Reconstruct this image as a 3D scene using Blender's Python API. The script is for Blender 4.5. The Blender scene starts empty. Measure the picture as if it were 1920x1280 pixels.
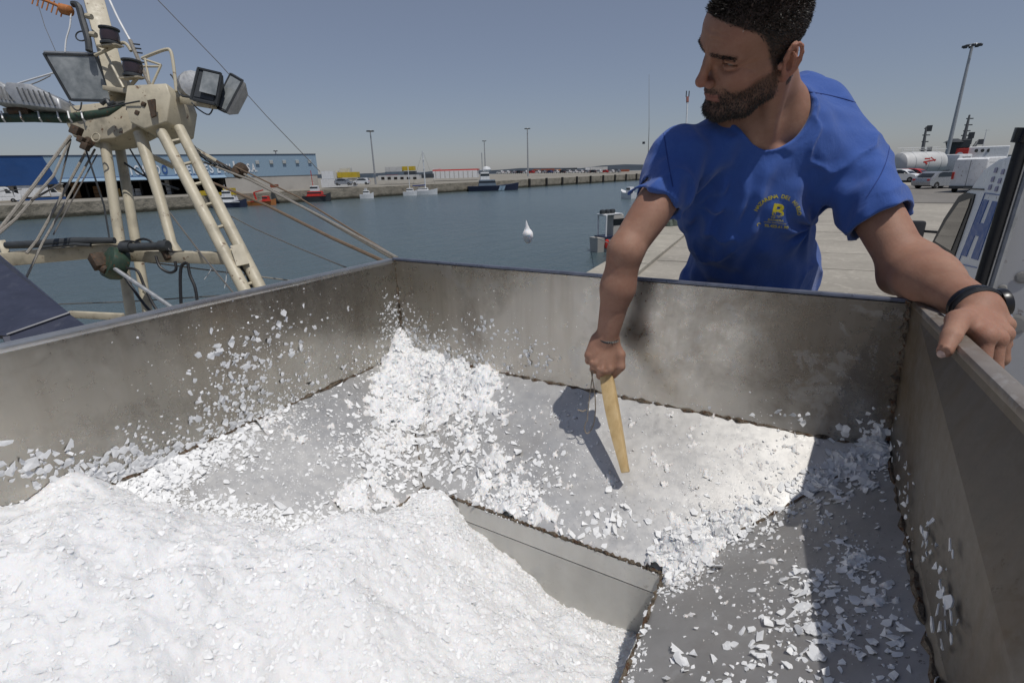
import bpy, bmesh, math, random
import numpy as np
from mathutils import Vector, Matrix, Euler
from mathutils.bvhtree import BVHTree

scene = bpy.context.scene
C = scene.collection
R = math.radians
ZC = 2.4                                   # eye height above the quay

# ------------------------------------------------------------------ camera
FPX, W0, H0 = 946.0, 1920.0, 1280.0
CAM = np.array([1.1078571, -1.1571429, ZC])
_dn = np.array([77.0, 2814.0, FPX]); _dn /= np.linalg.norm(_dn)
_up = -_dn
_fy = np.array([0, 0, 1.0]) - _up * _up[2]; _fy /= np.linalg.norm(_fy)
_rx = np.cross(_fy, _up)
_u = np.array([0.85791287, -0.5137952, 0.0]); _v = np.array([-0.5137952, -0.85791287, 0.0])
MW = np.array([_u, -_v, [0, 0, 1.0]]) @ np.array([_rx, _fy, _up])    # image axes (right, down, forward) -> world

cam_data = bpy.data.cameras.new('camera')
cam = bpy.data.objects.new('camera', cam_data); C.objects.link(cam)
cam_data.sensor_fit = 'HORIZONTAL'; cam_data.sensor_width = 36.0
cam_data.lens = FPX / W0 * 36.0
cam_data.clip_start = 0.02; cam_data.clip_end = 6000
_m = np.stack([MW[:, 0], -MW[:, 1], -MW[:, 2]], 1)
cam.matrix_world = Matrix([list(_m[i]) + [CAM[i]] for i in range(3)] + [[0, 0, 0, 1]])
scene.camera = cam

# ------------------------------------------------------------------ sky and sun
SUN = np.array([0.365, -0.15, 1.0]); SUN /= np.linalg.norm(SUN)
world = bpy.data.worlds.new('World'); scene.world = world; world.use_nodes = True
nt = world.node_tree
bg = nt.nodes['Background']
sky = nt.nodes.new('ShaderNodeTexSky'); sky.sky_type = 'NISHITA'; sky.sun_disc = False
sky.sun_elevation = math.asin(SUN[2]); sky.sun_rotation = math.atan2(SUN[0], SUN[1])
sky.altitude = 0; sky.air_density = 1.0; sky.dust_density = 0.5; sky.ozone_density = 1.5
hs = nt.nodes.new('ShaderNodeHueSaturation'); hs.inputs['Saturation'].default_value = .86; nt.links.new(sky.outputs[0], hs.inputs['Color'])
tn = nt.nodes.new('ShaderNodeMix'); tn.data_type = 'RGBA'; tn.blend_type = 'MULTIPLY'; tn.inputs[0].default_value = 1.0; tn.inputs[7].default_value = (.95, .95, 1.09, 1)
nt.links.new(hs.outputs[0], tn.inputs[6]); hz = nt.nodes.new('ShaderNodeMix'); hz.data_type = 'RGBA'; hz.inputs[0].default_value = .34; hz.inputs[7].default_value = (4.2, 4.65, 5.35, 1)   # even milky haze of the dry air
nt.links.new(tn.outputs[2], hz.inputs[6]); nt.links.new(hz.outputs[2], bg.inputs[0]); bg.inputs[1].default_value = 0.061
sd = bpy.data.lights.new('sun', 'SUN'); sd.energy = 2.9; sd.angle = R(0.53); sd.color = (1, .965, .91)
sun = bpy.data.objects.new('sun', sd); C.objects.link(sun)
sun.rotation_euler = Vector(SUN).to_track_quat('Z', 'Y').to_euler(); sun.location = (5, 0, 30)
scene.view_settings.view_transform = 'Standard'; scene.view_settings.look = 'None'
scene.view_settings.exposure = 0.0; scene.view_settings.gamma = 1.0
scene.view_settings.use_curve_mapping = False
scene.cycles.max_bounces = 6; scene.cycles.transparent_max_bounces = 8
scene.cycles.caustics_reflective = False; scene.cycles.caustics_refractive = False

# ------------------------------------------------------------------ placing helpers
def ray(px, py): return MW @ np.array([(px - 960) / FPX, (py - 640) / FPX, 1.0])
def P(px, py, d): return CAM + ray(px, py) * d
def at(px, py, z=0.0): r = ray(px, py); return CAM + r * ((z - ZC) / r[2])
def on_plane(px, py, p, n): r = ray(px, py); n = np.array(n, float); return CAM + r * (((np.array(p) - CAM) @ n) / (r @ n))
def pix(p):
    c = MW.T @ (np.array(p, float) - CAM); return 960 + FPX * c[0] / c[2], 640 + FPX * c[1] / c[2], c[2]
def top_at(p, y):
    """height above p at which the vertical over p meets picture row y"""
    lo, hi = 0.0, 60.0
    for _ in range(40):
        m = (lo + hi) / 2
        if pix(np.array(p) + [0, 0, m])[1] > y: lo = m
        else: hi = m
    return lo
def nrm(v): v = np.array(v, float); return v / np.linalg.norm(v)

# ------------------------------------------------------------------ value noise (numpy)
_rg = np.random.default_rng(7)
_tab = _rg.random(4096).astype(np.float32)
def _h(ix, iy, iz): return _tab[(ix * 374761393 + iy * 668265263 + iz * 2147483647 + (ix * iy) * 1274126177) & 4095]
def vnoise(p, s=1.0):
    q = np.asarray(p, np.float32) * s; i = np.floor(q).astype(np.int64); f = q - i; f = f * f * (3 - 2 * f)
    x, y, z = i[..., 0], i[..., 1], i[..., 2]; fx, fy, fz = f[..., 0], f[..., 1], f[..., 2]
    def L(a, b, t): return a + (b - a) * t
    c0 = L(L(_h(x, y, z), _h(x + 1, y, z), fx), L(_h(x, y + 1, z), _h(x + 1, y + 1, z), fx), fy)
    c1 = L(L(_h(x, y, z + 1), _h(x + 1, y, z + 1), fx), L(_h(x, y + 1, z + 1), _h(x + 1, y + 1, z + 1), fx), fy)
    return L(c0, c1, fz) * 2 - 1
def fbm(p, s, o=4):
    r = 0; a = 1.0
    for k in range(o): r = r + a * vnoise(np.asarray(p) + 17.3 * k, s * 2 ** k); a *= .5
    return r

# ------------------------------------------------------------------ mesh builder
class MB:
    def __init__(s): s.v = []; s.f = []; s.T = None
    def add(s, vs, fs):
        b = len(s.v)
        for p in vs:
            if s.T is not None: p = s.T @ Vector(p)
            s.v.append((float(p[0]), float(p[1]), float(p[2])))
        for f in fs: s.f.append(tuple(i + b for i in f))
        return s
    def box(s, c, size, ax=None, taper=1.0):
        x, y, z = size[0] / 2, size[1] / 2, size[2] / 2; vs = []
        for k, (a, b, d) in enumerate([(-1, -1, -1), (1, -1, -1), (1, 1, -1), (-1, 1, -1), (-1, -1, 1), (1, -1, 1), (1, 1, 1), (-1, 1, 1)]):
            t = taper if d > 0 else 1.0; q = np.array([a * x * t, b * y * t, d * z])
            if ax is not None: q = np.array(ax).T @ q
            vs.append(np.array(c) + q)
        return s.add(vs, [(3, 2, 1, 0), (4, 5, 6, 7), (0, 1, 5, 4), (1, 2, 6, 5), (2, 3, 7, 6), (3, 0, 4, 7)])
    def bar(s, a, b, w, h=None, up=(0, 0, 1)):
        a = np.array(a, float); b = np.array(b, float); d = b - a; L = np.linalg.norm(d); d /= L
        sx = np.cross(d, up)
        if np.linalg.norm(sx) < 1e-4: sx = np.cross(d, (0, 1, 0))
        sx = nrm(sx); u = np.cross(sx, d); return s.box((a + b) / 2, (w, L, h or w), [sx, d, u])
    def tube(s, pts, r, n=8, cap=True):
        pts = [np.array(p, float) for p in pts]; m = len(pts); rr = r if hasattr(r, '__len__') else [r] * m
        vs = []; fs = []; ref = None
        for i, p in enumerate(pts):
            d = nrm(pts[min(i + 1, m - 1)] - pts[max(i - 1, 0)])
            if ref is None: ref = np.array([0, 0, 1.0]) if abs(d[2]) < .9 else np.array([1.0, 0, 0])
            a = nrm(np.cross(d, ref)); b = np.cross(a, d); ref = b
            for k in range(n):
                t = 2 * math.pi * k / n; vs.append(p + rr[i] * (math.cos(t) * a + math.sin(t) * b))
        for i in range(m - 1):
            for k in range(n):
                k2 = (k + 1) % n; fs.append((i * n + k, i * n + k2, (i + 1) * n + k2, (i + 1) * n + k))
        if cap: fs.append(tuple(range(n))[::-1]); fs.append(tuple((m - 1) * n + k for k in range(n)))
        return s.add(vs, fs)
    def prism(s, poly, y0, y1, axes=None, o=(0, 0, 0), inset=None):
        """poly in (x,z); extruded along y; axes = 3 rows (x,y,z directions)"""
        n = len(poly); A = np.eye(3) if axes is None else np.array(axes); vs = []
        for yy in (y0, y1):
            for (x, z) in poly: vs.append(np.array(o) + x * A[0] + yy * A[1] + z * A[2])
        fs = [tuple(range(n)), tuple(range(2 * n - 1, n - 1, -1))] + [((i + 1) % n, i, n + i, n + (i + 1) % n) for i in range(n)]
        return s.add(vs, fs)
    def quad(s, a, b, c, d): return s.add([a, b, c, d], [(0, 1, 2, 3)])
    def sheet(s, pts, t):
        """a flat polygon given thickness t on the side away from its normal"""
        pts = [np.array(p, float) for p in pts]; n = nrm(np.cross(pts[1] - pts[0], pts[2] - pts[0])); k = len(pts)
        return s.add(pts + [p - n * t for p in pts], [tuple(range(k)), tuple(range(2 * k - 1, k - 1, -1))] + [((i + 1) % k, i, k + i, k + (i + 1) % k) for i in range(k)])
    def lathe(s, prof, c, ax=(0, 0, 1), n=16):
        ax = nrm(ax); a = nrm(np.cross(ax, (0, 1, 0) if abs(ax[1]) < .9 else (1, 0, 0))); b = np.cross(ax, a); vs = []; fs = []
        for (r, h) in prof:
            for k in range(n):
                t = 2 * math.pi * k / n; vs.append(np.array(c) + ax * h + max(r, 1e-4) * (math.cos(t) * a + math.sin(t) * b))
        for i in range(len(prof) - 1):
            for k in range(n):
                k2 = (k + 1) % n; fs.append((i * n + k, i * n + k2, (i + 1) * n + k2, (i + 1) * n + k))
        fs.append(tuple(range(n))[::-1]); fs.append(tuple((len(prof) - 1) * n + k for k in range(n)))
        return s.add(vs, fs)
    def build(s, name, m, parent=None, smooth=False, bevel=0.0, seg=2):
        o = link_mesh(name, s.v, s.f, m, parent, smooth)
        if bevel:
            bm = bmesh.new(); bm.from_mesh(o.data)
            bmesh.ops.recalc_face_normals(bm, faces=bm.faces)
            es = [e for e in bm.edges if len(e.link_faces) == 2 and e.calc_face_angle(0) > .5]
            bmesh.ops.bevel(bm, geom=es, offset=bevel, segments=seg, affect='EDGES', profile=.5, clamp_overlap=True)
            bm.to_mesh(o.data); bm.free()
            if smooth: smooth_by_angle(o.data)
        return o
def smooth_by_angle(me, ang=.7):
    me.polygons.foreach_set('use_smooth', [True] * len(me.polygons))
    bm = bmesh.new(); bm.from_mesh(me)
    for e in bm.edges: e.smooth = not (len(e.link_faces) == 2 and e.calc_face_angle(0) > ang)
    bm.to_mesh(me); bm.free()
def wloc(o):
    l = Vector((0, 0, 0))
    while o is not None: l += o.location; o = o.parent
    return l
def link_mesh(name, vs, fs, m, parent=None, smooth=False, fix=True):
    me = bpy.data.meshes.new(name)
    if parent is not None:
        l = wloc(parent); vs = np.asarray(vs, float) - np.array(l); vs = vs.tolist()
    me.from_pydata(vs if isinstance(vs, list) else np.asarray(vs).tolist(), [], fs if isinstance(fs, list) else np.asarray(fs).tolist()); me.update()
    if fix and len(fs) < 4000:
        bm = bmesh.new(); bm.from_mesh(me); bmesh.ops.recalc_face_normals(bm, faces=bm.faces); bm.to_mesh(me); bm.free()
    for q in (m if isinstance(m, (list, tuple)) else [m]): me.materials.append(q)
    o = bpy.data.objects.new(name, me); C.objects.link(o)
    if parent is not None: o.parent = parent
    if smooth: smooth_by_angle(me) if len(fs) < 60000 else me.polygons.foreach_set('use_smooth', [True] * len(me.polygons))
    return o
def tag(o, label=None, cat=None, group=None, kind=None):
    if label: o['label'] = label
    if cat: o['category'] = cat
    if group: o['group'] = group
    if kind: o['kind'] = kind
    return o
def thing(name, loc, label, cat, group=None):
    o = bpy.data.objects.new(name, None); C.objects.link(o); o.location = Vector([float(x) for x in loc]); o.empty_display_size = .1
    return tag(o, label, cat, group)
def copy_tree(o, parent=None):
    c = o.copy(); C.objects.link(c); c.parent = parent
    for ch in list(o.children): copy_tree(ch, c)
    return c
def place_copy(src, loc, rz=0.0, sc=1.0, label=None, group=None):
    c = copy_tree(src); c.location = Vector([float(x) for x in loc]); c.rotation_euler = (0, 0, rz); c.scale = (sc, sc, sc)
    if label: c['label'] = label
    if group: c['group'] = group
    return c

# ------------------------------------------------------------------ materials
def srgb(r, g, b): return tuple(((c / 255) / 12.92 if c / 255 <= .04045 else ((c / 255 + .055) / 1.055) ** 2.4) for c in (r, g, b)) + (1,)
class N:
    """small node-graph writer"""
    def __init__(s, name):
        s.m = bpy.data.materials.new(name); s.m.use_nodes = True; s.t = s.m.node_tree; s.b = s.t.nodes['Principled BSDF']
        s.co = s.t.nodes.new('ShaderNodeTexCoord').outputs['Object']; s._geo = None
    def n(s, ty, **kw):
        k = s.t.nodes.new(ty)
        for a, v in kw.items(): setattr(k, a, v)
        return k
    def L(s, a, b): s.t.links.new(a, b)
    def mapv(s, scale=(1, 1, 1), rot=(0, 0, 0), src=None):
        k = s.n('ShaderNodeMapping'); k.inputs['Scale'].default_value = scale; k.inputs['Rotation'].default_value = rot; s.L(src or s.co, k.inputs[0]); return k.outputs[0]
    def noise(s, sc, det=4, rough=.55, vec=None, dist=0.0):
        k = s.n('ShaderNodeTexNoise'); k.inputs['Scale'].default_value = sc; k.inputs['Detail'].default_value = det; k.inputs['Roughness'].default_value = rough
        k.inputs['Distortion'].default_value = dist; s.L(vec or s.co, k.inputs['Vector']); return k.outputs['Fac']
    def ramp(s, fac, stops):
        k = s.n('ShaderNodeValToRGB'); cr = k.color_ramp
        while len(cr.elements) < len(stops): cr.elements.new(.5)
        for e, (p, c) in zip(cr.elements, stops):
            e.position = p; e.color = c if hasattr(c, '__len__') else (c, c, c, 1)
        s.L(fac, k.inputs[0]); return k.outputs[0]
    def mix(s, fac, a, b, mode='MIX'):
        k = s.n('ShaderNodeMix', data_type='RGBA', blend_type=mode)
        for i, v in ((0, fac), (6, a), (7, b)):
            if hasattr(v, 'is_linked'): s.L(v, k.inputs[i])
            else: k.inputs[i].default_value = v
        return k.outputs[2]
    def attr(s, name): return s.n('ShaderNodeAttribute', attribute_name=name).outputs['Fac']
    def math(s, op, a, b=0.0):
        k = s.n('ShaderNodeMath', operation=op)
        for i, v in enumerate((a, b)):
            if hasattr(v, 'is_linked'): s.L(v, k.inputs[i])
            else: k.inputs[i].default_value = v
        return k.outputs[0]
    def set(s, **kw):
        for a, v in kw.items():
            i = s.b.inputs[a.replace('_', ' ')]
            if hasattr(v, 'is_linked'): s.L(v, i)
            else: i.default_value = v
        return s
    def bump(s, h, st=.3, dist=.01):
        k = s.n('ShaderNodeBump'); k.inputs['Strength'].default_value = st; k.inputs['Distance'].default_value = dist; s.L(h, k.inputs['Height']); s.L(k.outputs[0], s.b.inputs['Normal']); return s
def sc(c, k): return (c[0] * k, c[1] * k, c[2] * k, 1)
_mc = {}
def paint(name, c, rough=.5, metal=0.0, var=.18, scale=6.0, rust=0.0, bump=.0, spec=.5):
    """painted / plain surface with uneven tone, grime and optional rust spots"""
    if name in _mc: return _mc[name]
    c = tuple(c[:3]) + (1,); g = N(name); f = g.noise(scale, 5, .6)
    col = g.ramp(f, [(.28, sc(c, 1 - var * 1.6)), (.5, c), (.75, sc(c, 1 + var * .7))])
    if rust > 0:
        r = g.ramp(g.noise(scale * 2.3, 6, .7), [(.62 - rust * .25, 0.0), (.68 - rust * .2, 1.0)]); col = g.mix(r, col, (.12, .055, .025, 1))
    g.set(Base_Color=col, Roughness=g.ramp(g.noise(scale * 3, 3), [(.3, max(rough - .12, .03)), (.7, min(rough + .12, 1))]), Metallic=metal, Specular_IOR_Level=spec)
    if bump: g.bump(g.noise(scale * 8, 4), bump, .01)
    _mc[name] = g.m; return g.m
# ================================================================== SETTING: water, quays, ground
def water_mat():
    g = N('harbour_water'); v = g.mapv((1, 1, 1), (0, 0, R(25)))
    w = g.noise(.9, 5, .62, g.mapv((1.0, .45, 1), (0, 0, R(-12))), .4)
    w2 = g.noise(3.2, 3, .6, g.mapv((1, .6, 1), (0, 0, R(20))))
    h = g.math('ADD', w, g.math('MULTIPLY', w2, .35))
    patch = g.noise(.03, 3)
    g.set(Base_Color=g.ramp(patch, [(.35, (.060, .090, .102, 1)), (.65, (.075, .108, .118, 1))]), Roughness=.22, IOR=1.33)
    g.bump(h, .6, .35); return g.m
ZW = ZC - 4.9
m = MB(); m.quad((-3000, -1500, ZW), (1500, -1500, ZW), (1500, 5000, ZW), (-3000, 5000, ZW))
tag(m.build('water', water_mat()), kind='structure')

def concrete(name, c=(.36, .33, .28), crack=True):
    g = N(name); f = g.noise(.35, 6, .65); f2 = g.noise(9, 6, .7); f3 = g.noise(2.2, 5, .7, None, 1.2)
    col = g.ramp(f, [(.3, sc(c, .72)), (.55, c + (1,)), (.75, sc(c, 1.18))])
    col = g.mix(g.ramp(f2, [(.35, .0), (.75, .45)]), col, sc(c, .55))
    col = g.mix(g.ramp(f3, [(.56, 0.0), (.62, .5), (.7, 0.0)]), col, sc(c, 1.4))
    g.set(Base_Color=col, Roughness=.85); g.bump(g.noise(30, 6, .7), .5, .01); return g.m
M_conc = concrete('quay_concrete'); M_conc2 = concrete('quay_edge_stone', (.40, .37, .31)); M_conc3 = concrete('far_quay_concrete', (.27, .25, .21))
M_asph = concrete('asphalt_yard', (.2, .185, .165))
# near quay: edge runs away from the hopper on the left
QA = np.array([-2.62, 0.0]); QD = nrm([-.0804, .9968]); QN = np.array([QD[1], -QD[0]])      # QN points inland
def qp(s, t, z=0.0): p = QA + QD * s + QN * t; return np.array([p[0], p[1], z])
YEND = 73.0
mm = MB(); mm.prism([(0, -4), (0, 0), (1.1, 0), (1.1, -4)], -40, YEND + 3, [[QN[0], QN[1], 0], [QD[0], QD[1], 0], [0, 0, 1]], (QA[0], QA[1], -.02))
tag(mm.build('quay_wall', concrete('quay_wall_stone', (.2, .18, .15))), kind='structure')
M_pav = [M_conc, M_asph]
g_ = MB(); p0, p1, p2, p3 = qp(-40, 1.1), qp(-40, 120), qp(YEND, 120), qp(YEND, 1.1)
g_.prism([(1.1, -4), (1.1, -.012), (130, -.012), (130, -4)], -40, YEND + 3, [[QN[0], QN[1], 0], [QD[0], QD[1], 0], [0, 0, 1]], (QA[0], QA[1], 0))
pav = tag(g_.build('pavement', M_conc), kind='structure')
# joints: slabs of the apron nearest the edge are separate pieces
slab_src = None; rnd = random.Random(3)
for i in range(1, 26):
    for j in range(2):
        s0 = i * 2.6 - 3.0; t0 = 1.13 + j * 2.6
        o_ = MB(); a, b, c, d = qp(s0 + .02, t0 + .02), qp(s0 + .02, t0 + 2.57), qp(s0 + 2.57, t0 + 2.57), qp(s0 + 2.57, t0 + .02)
        h = rnd.uniform(.004, .014)
        o_.sheet([p + [0, 0, h] for p in (a, b, c, d)], .02)
        o_.build('paving_slab', M_conc, pav)
for i in range(30):
    s0 = i * 2.1 - 3; o_ = MB(); h = rnd.uniform(.05, .075)
    o_.sheet([qp(s0 + .02, -.04, h), qp(s0 + .02, 1.09, h), qp(s0 + 2.07, 1.09, h), qp(s0 + 2.07, -.04, h)], .09); o_.build('edge_stone', M_conc2, pav)
# darker asphalt lane farther out
a = MB(); yq = at(1720, 383)[1]; a.box((40, (yq + YEND) / 2 - 3, .012), (80, YEND - yq - 8, .012)); tag(a.build('road', M_asph), kind='structure')

# far quay across the basin
FA = np.array([-99.4, 31.4]); FB = np.array([-70.2, 208.6]); FD = (FB - FA) / np.linalg.norm(FB - FA); FN = np.array([-FD[1], FD[0]])   # FN points inland (away from water)
def fq(s, t, z):
    p = FA + FD * s + FN * t; return np.array([p[0], p[1], z])
def fz(s): return ZC - 2.72 + s * (0.36 / 180)                       # top of far quay
def fstone():
    g = N('far_quay_stone'); f = g.noise(.5, 6, .7); h = g.n('ShaderNodeSeparateXYZ'); g.L(g.co, h.inputs[0])
    col = g.ramp(f, [(.3, (.13, .115, .09, 1)), (.5, (.27, .24, .19, 1)), (.7, (.34, .3, .24, 1))])
    wz = g.math('ADD', h.outputs[2], g.math('MULTIPLY', g.noise(.9, 4), .7))
    wet = g.ramp(g.math('MULTIPLY', g.math('SUBTRACT', wz, ZW), .4), [(.28, 1.0), (.46, 0.0)])
    g.set(Base_Color=g.mix(wet, col, (.045, .042, .028, 1)), Roughness=.85); g.bump(g.noise(1.5, 6, .7), .8, .3); return g.m
m = MB(); ax = [[FN[0], FN[1], 0], [FD[0], FD[1], 0], [0, 0, 1]]
for s0 in range(-90, 420, 30):
    z0, z1 = fz(s0), fz(s0 + 30)
    m.add([fq(s0, 0, ZW - 2), fq(s0 + 30, 0, ZW - 2), fq(s0 + 30, 0, z1), fq(s0, 0, z0), fq(s0 + 30, 1.2, z1), fq(s0, 1.2, z0)], [(0, 1, 2, 3), (3, 2, 4, 5)])
fqw = tag(m.build('far_quay_wall', fstone()), kind='structure')
m = MB()
for s0 in range(-90, 420, 30):
    z0, z1 = fz(s0) - .012, fz(s0 + 30) - .012; m.quad(fq(s0, 1.2, z0), fq(s0 + 30, 1.2, z1), fq(s0 + 30, 900, z1), fq(s0, 900, z0))
tag(m.build('far_quay_ground', M_conc3), kind='structure')
fm = MB()
M_fend = paint('dark_rubber', (.018, .017, .016), .8)
for k in range(16):
    s = 118 + k * 9.3; f_ = MB(); f_.box(fq(s, -.25, fz(s) - 1.3), (.5, .7, 3.0), ax); f_.build('fender', M_fend, fqw)
# low hazy land along the horizon
m = MB(); rr = random.Random(5); pts = []
for k in range(60):
    x = -1900 + k * 70; hh = 5 + 6 * abs(math.sin(k * .7)) + rr.uniform(0, 4); pts.append((x, hh))
poly = [(-1900, ZW - 2)] + pts + [(2230, ZW - 2)]
m.prism(poly, 1500, 1560); tag(m.build('far_shore', paint('far_shore_haze', (.2, .22, .25), .9, 0, .1, .01)), kind='structure')

# ================================================================== HOPPER
S_ = .25 / .35
ZR = ZC - .25; ZB = ZC - .778 * S_; ZO = ZC - 1.05 * S_
XR0, XRS, XB = 1.281, .075, 1.297          # right wall: top line x = XR0 + XRS*v, bottom x
VF = 1.55                                   # front wall distance
OX0, OX1, OV0, OV1 = .345, .948, .338, 1.18 # opening
TH = .006
def steel(name, c, rough, stain=.5, metal=.85, film=0.0, palek=.32, pitk=.75):
    g = N(name); br = g.noise(14, 5, .6, g.mapv((1, 1, .06))); big = g.noise(2.6, 5, .62); fine = g.noise(46, 6, .7)
    spots = g.noise(95, 4, .75, g.mapv((1, 1, 1)))
    col = g.ramp(g.math('ADD', g.math('MULTIPLY', big, .6), g.math('MULTIPLY', br, .4)), [(.30, sc(c, .80)), (.5, c + (1,)), (.70, sc(c, 1.14))])
    st = g.math('MULTIPLY', g.ramp(g.noise(3.1, 6, .68, None, .15), [(.50, 0.0), (.66, 1.0)]), stain)
    col = g.mix(st, col, (.12, .085, .05, 1))
    pit = g.math('MULTIPLY', g.ramp(spots, [(.60, 0.0), (.68, 1.0)]), g.ramp(g.noise(4.5, 4, .6, None, .5), [(.48, 0.0), (.64, pitk)]))
    col = g.mix(pit, col, (.055, .042, .032, 1))
    drip = g.math('MULTIPLY', g.ramp(g.noise(9, 5, .65, g.mapv((1, 1, .10))), [(.52, 0.0), (.68, .45)]), stain); col = g.mix(drip, col, (.17, .115, .06, 1))
    pale = g.math('MULTIPLY', g.ramp(g.noise(11, 5, .7, None, .4), [(.57, 0.0), (.61, 1.0)]), palek)
    col = g.mix(pale, col, (.45, .45, .45, 1))
    scr = g.n('ShaderNodeTexWave', wave_type='BANDS', bands_direction='X'); scr.inputs['Scale'].default_value = 30; scr.inputs['Distortion'].default_value = 9; scr.inputs['Detail'].default_value = 4; scr.inputs['Detail Scale'].default_value = .35
    g.L(g.co, scr.inputs['Vector'])
    mt = g.math('SUBTRACT', metal, g.math('MULTIPLY', g.math('ADD', st, g.math('ADD', pit, pale)), .38))
    g.set(Base_Color=col, Metallic=g.math('MAXIMUM', mt, .05), Roughness=g.ramp(g.math('ADD', g.math('MULTIPLY', fine, .5), g.math('MULTIPLY', big, .5)), [(.35, rough - .1), (.65, rough + .14)]))
    g.bump(g.math('ADD', g.math('MULTIPLY', fine, .4), g.math('MULTIPLY', br, .6)), .07, .004)
    if film:                                   # patches of frozen melt water on the floor
        wet = g.ramp(g.noise(9, 4, .6), [(.42, 0.0), (.58, film)]); streak = g.noise(70, 3, .6, g.mapv((1, .12, .12), (0, 0, R(20))), .3); lump = g.noise(130, 3, .6, None, 1.0)
        bk = g.n('ShaderNodeBump'); bk.inputs['Strength'].default_value = 1.0; bk.inputs['Distance'].default_value = .006; g.L(g.math('ADD', g.math('MULTIPLY', streak, .5), g.math('MULTIPLY', lump, .6)), bk.inputs['Height'])
        g.set(Coat_Weight=wet, Coat_Roughness=.16, Coat_IOR=1.33); g.L(bk.outputs[0], g.b.inputs['Coat Normal'])
    return g.m
M_wall = steel('stained_stainless_steel', (.50, .475, .435), .28, .55, 1.0)
M_slope = steel('wet_stainless_steel', (.62, .61, .59), .36, .2, .62, 1.0)
M_rim = steel('polished_steel_rim', (.5, .5, .5), .28, .3)
M_throat = steel('throat_steel', (.55, .54, .51), .5, .15, .4)
M_weld = paint('rusty_weld', (.19, .155, .115), .7, .3, .8, 45, .4, .8)
M_blue = paint('blue_grey_edge', (.17, .185, .235), .35, .5, .3, 20)
def hp(x, v, z): return np.array([x, -v, z])
def xr(v, z): return XB + (XR0 + XRS * v - XB) * (z - ZB) / (ZR - ZB)
hop = thing('ice_hopper', hp(.64, .6, 0), 'big open stainless steel ice hopper with stained sides and a pit in its sloping floor', 'hopper')
m = MB(); m.sheet([hp(0, 0, ZB), hp(XB, 0, ZB), hp(XR0, 0, ZR), hp(0, 0, ZR)], TH); wb = m.build('back_wall', M_wall, hop)
m = MB(); m.sheet([hp(0, VF, ZB), hp(0, 0, ZB), hp(0, 0, ZR), hp(0, VF, ZR)], TH); wl = m.build('side_wall', steel('satin_brown_steel', (.50, .475, .425), .27, .42, 1.0, 0, .05, .15), hop)
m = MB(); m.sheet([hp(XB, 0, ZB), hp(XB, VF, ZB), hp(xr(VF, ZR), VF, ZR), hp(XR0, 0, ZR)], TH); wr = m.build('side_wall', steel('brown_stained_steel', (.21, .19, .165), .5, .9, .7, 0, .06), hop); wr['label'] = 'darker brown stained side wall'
m = MB(); m.sheet([hp(XB, VF, ZB), hp(0, VF, ZB), hp(0, VF, ZR), hp(xr(VF, ZR), VF, ZR)], TH); m.build('front_wall', M_wall, hop)
# rims: folded flats and rolled edges
m = MB(); m.bar(hp(-.004, .01, ZR), hp(-.004, VF, ZR), .016, .016); m.build('rim', M_rim, wl, True, .005)
m = MB(); m.bar(hp(-.012, -.006, ZR + .001), hp(XR0 + .004, -.006, ZR + .001), .012, .012); m.build('rim', M_blue, wb, True, .003)
m = MB(); m.bar(hp(XR0 + .012, 0.0, ZR), hp(xr(VF, ZR) + .012, VF, ZR), .026, .014); m.build('rim', steel('worn_rim_steel', (.36, .32, .28), .45, .9, .6), wr, True, .005)
m = MB(); m.bar(hp(0, VF, ZR), hp(xr(VF, ZR), VF, ZR), .02, .016); m.build('rim', M_rim, hop, True, .005)
# outer skirt so the bin reads as a closed body from the side
m = MB()
for (a, b) in ((hp(-.03, 0, 0), hp(-.03, VF, 0)), (hp(-.03, -.035, 0), hp(1.33, -.035, 0)), (hp(1.44, 0, 0), hp(1.44, VF, 0))):
    m.sheet([a + [0, 0, .95], b + [0, 0, .95], b + [0, 0, ZB - .02], a + [0, 0, ZB - .02]], .004)
m.build('outer_panel', M_wall, hop)
# sloping floor panels
m = MB(); m.sheet([hp(0, 0, ZB), hp(OX0, OV0, ZO), hp(OX1, OV0, ZO), hp(XB, 0, ZB)], TH); sb = m.build('floor_panel', M_slope, hop)
m = MB(); m.sheet([hp(0, VF, ZB), hp(OX0, OV1, ZO), hp(OX0, OV0, ZO), hp(0, 0, ZB)], TH); m.build('floor_panel', M_slope, hop)
m = MB(); m.sheet([hp(XB, 0, ZB), hp(OX1, OV0, ZO), hp(OX1, OV1, ZO), hp(XB, VF, ZB)], TH); m.build('floor_panel', steel('sun_angle_darkened_steel', (.45, .44, .43), .44, .3, .6, .4), hop)  # same steel as the other slopes; colour lowered for its angle to the sun
m = MB(); m.sheet([hp(XB, VF, ZB), hp(OX1, OV1, ZO), hp(OX0, OV1, ZO), hp(0, VF, ZB)], TH); m.build('floor_panel', M_slope, hop)
# throat: a short splayed lip, then the upright shaft
dl, zl = .010, ZO - .042
m = MB(); I0, I1, J0, J1 = OX0 + .004, OX1 - .004, OV0 + .004, OV1 - .004
lip = [(OX0, OV0), (OX1, OV0), (OX1, OV1), (OX0, OV1)]; lo = [(OX0 + dl, OV0 + dl), (OX1 - dl, OV0 + dl), (OX1 - dl, OV1 - dl), (OX0 + dl, OV1 - dl)]
for i in range(4):
    j = (i + 1) % 4; m.sheet([hp(*lip[j], ZO - .003), hp(*lip[i], ZO - .003), hp(*lo[i], zl), hp(*lo[j], zl)][::-1], .003)
m.build('throat_lip', M_throat, hop)
for i in range(4):
    j = (i + 1) % 4; m = MB(); a, b = lo[i], lo[j]
    m.sheet([hp(*a, zl - .002), hp(*b, zl - .002), hp(*b, zl - .5), hp(*a, zl - .5)], .003); m.build('throat_wall', M_throat, hop)
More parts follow.
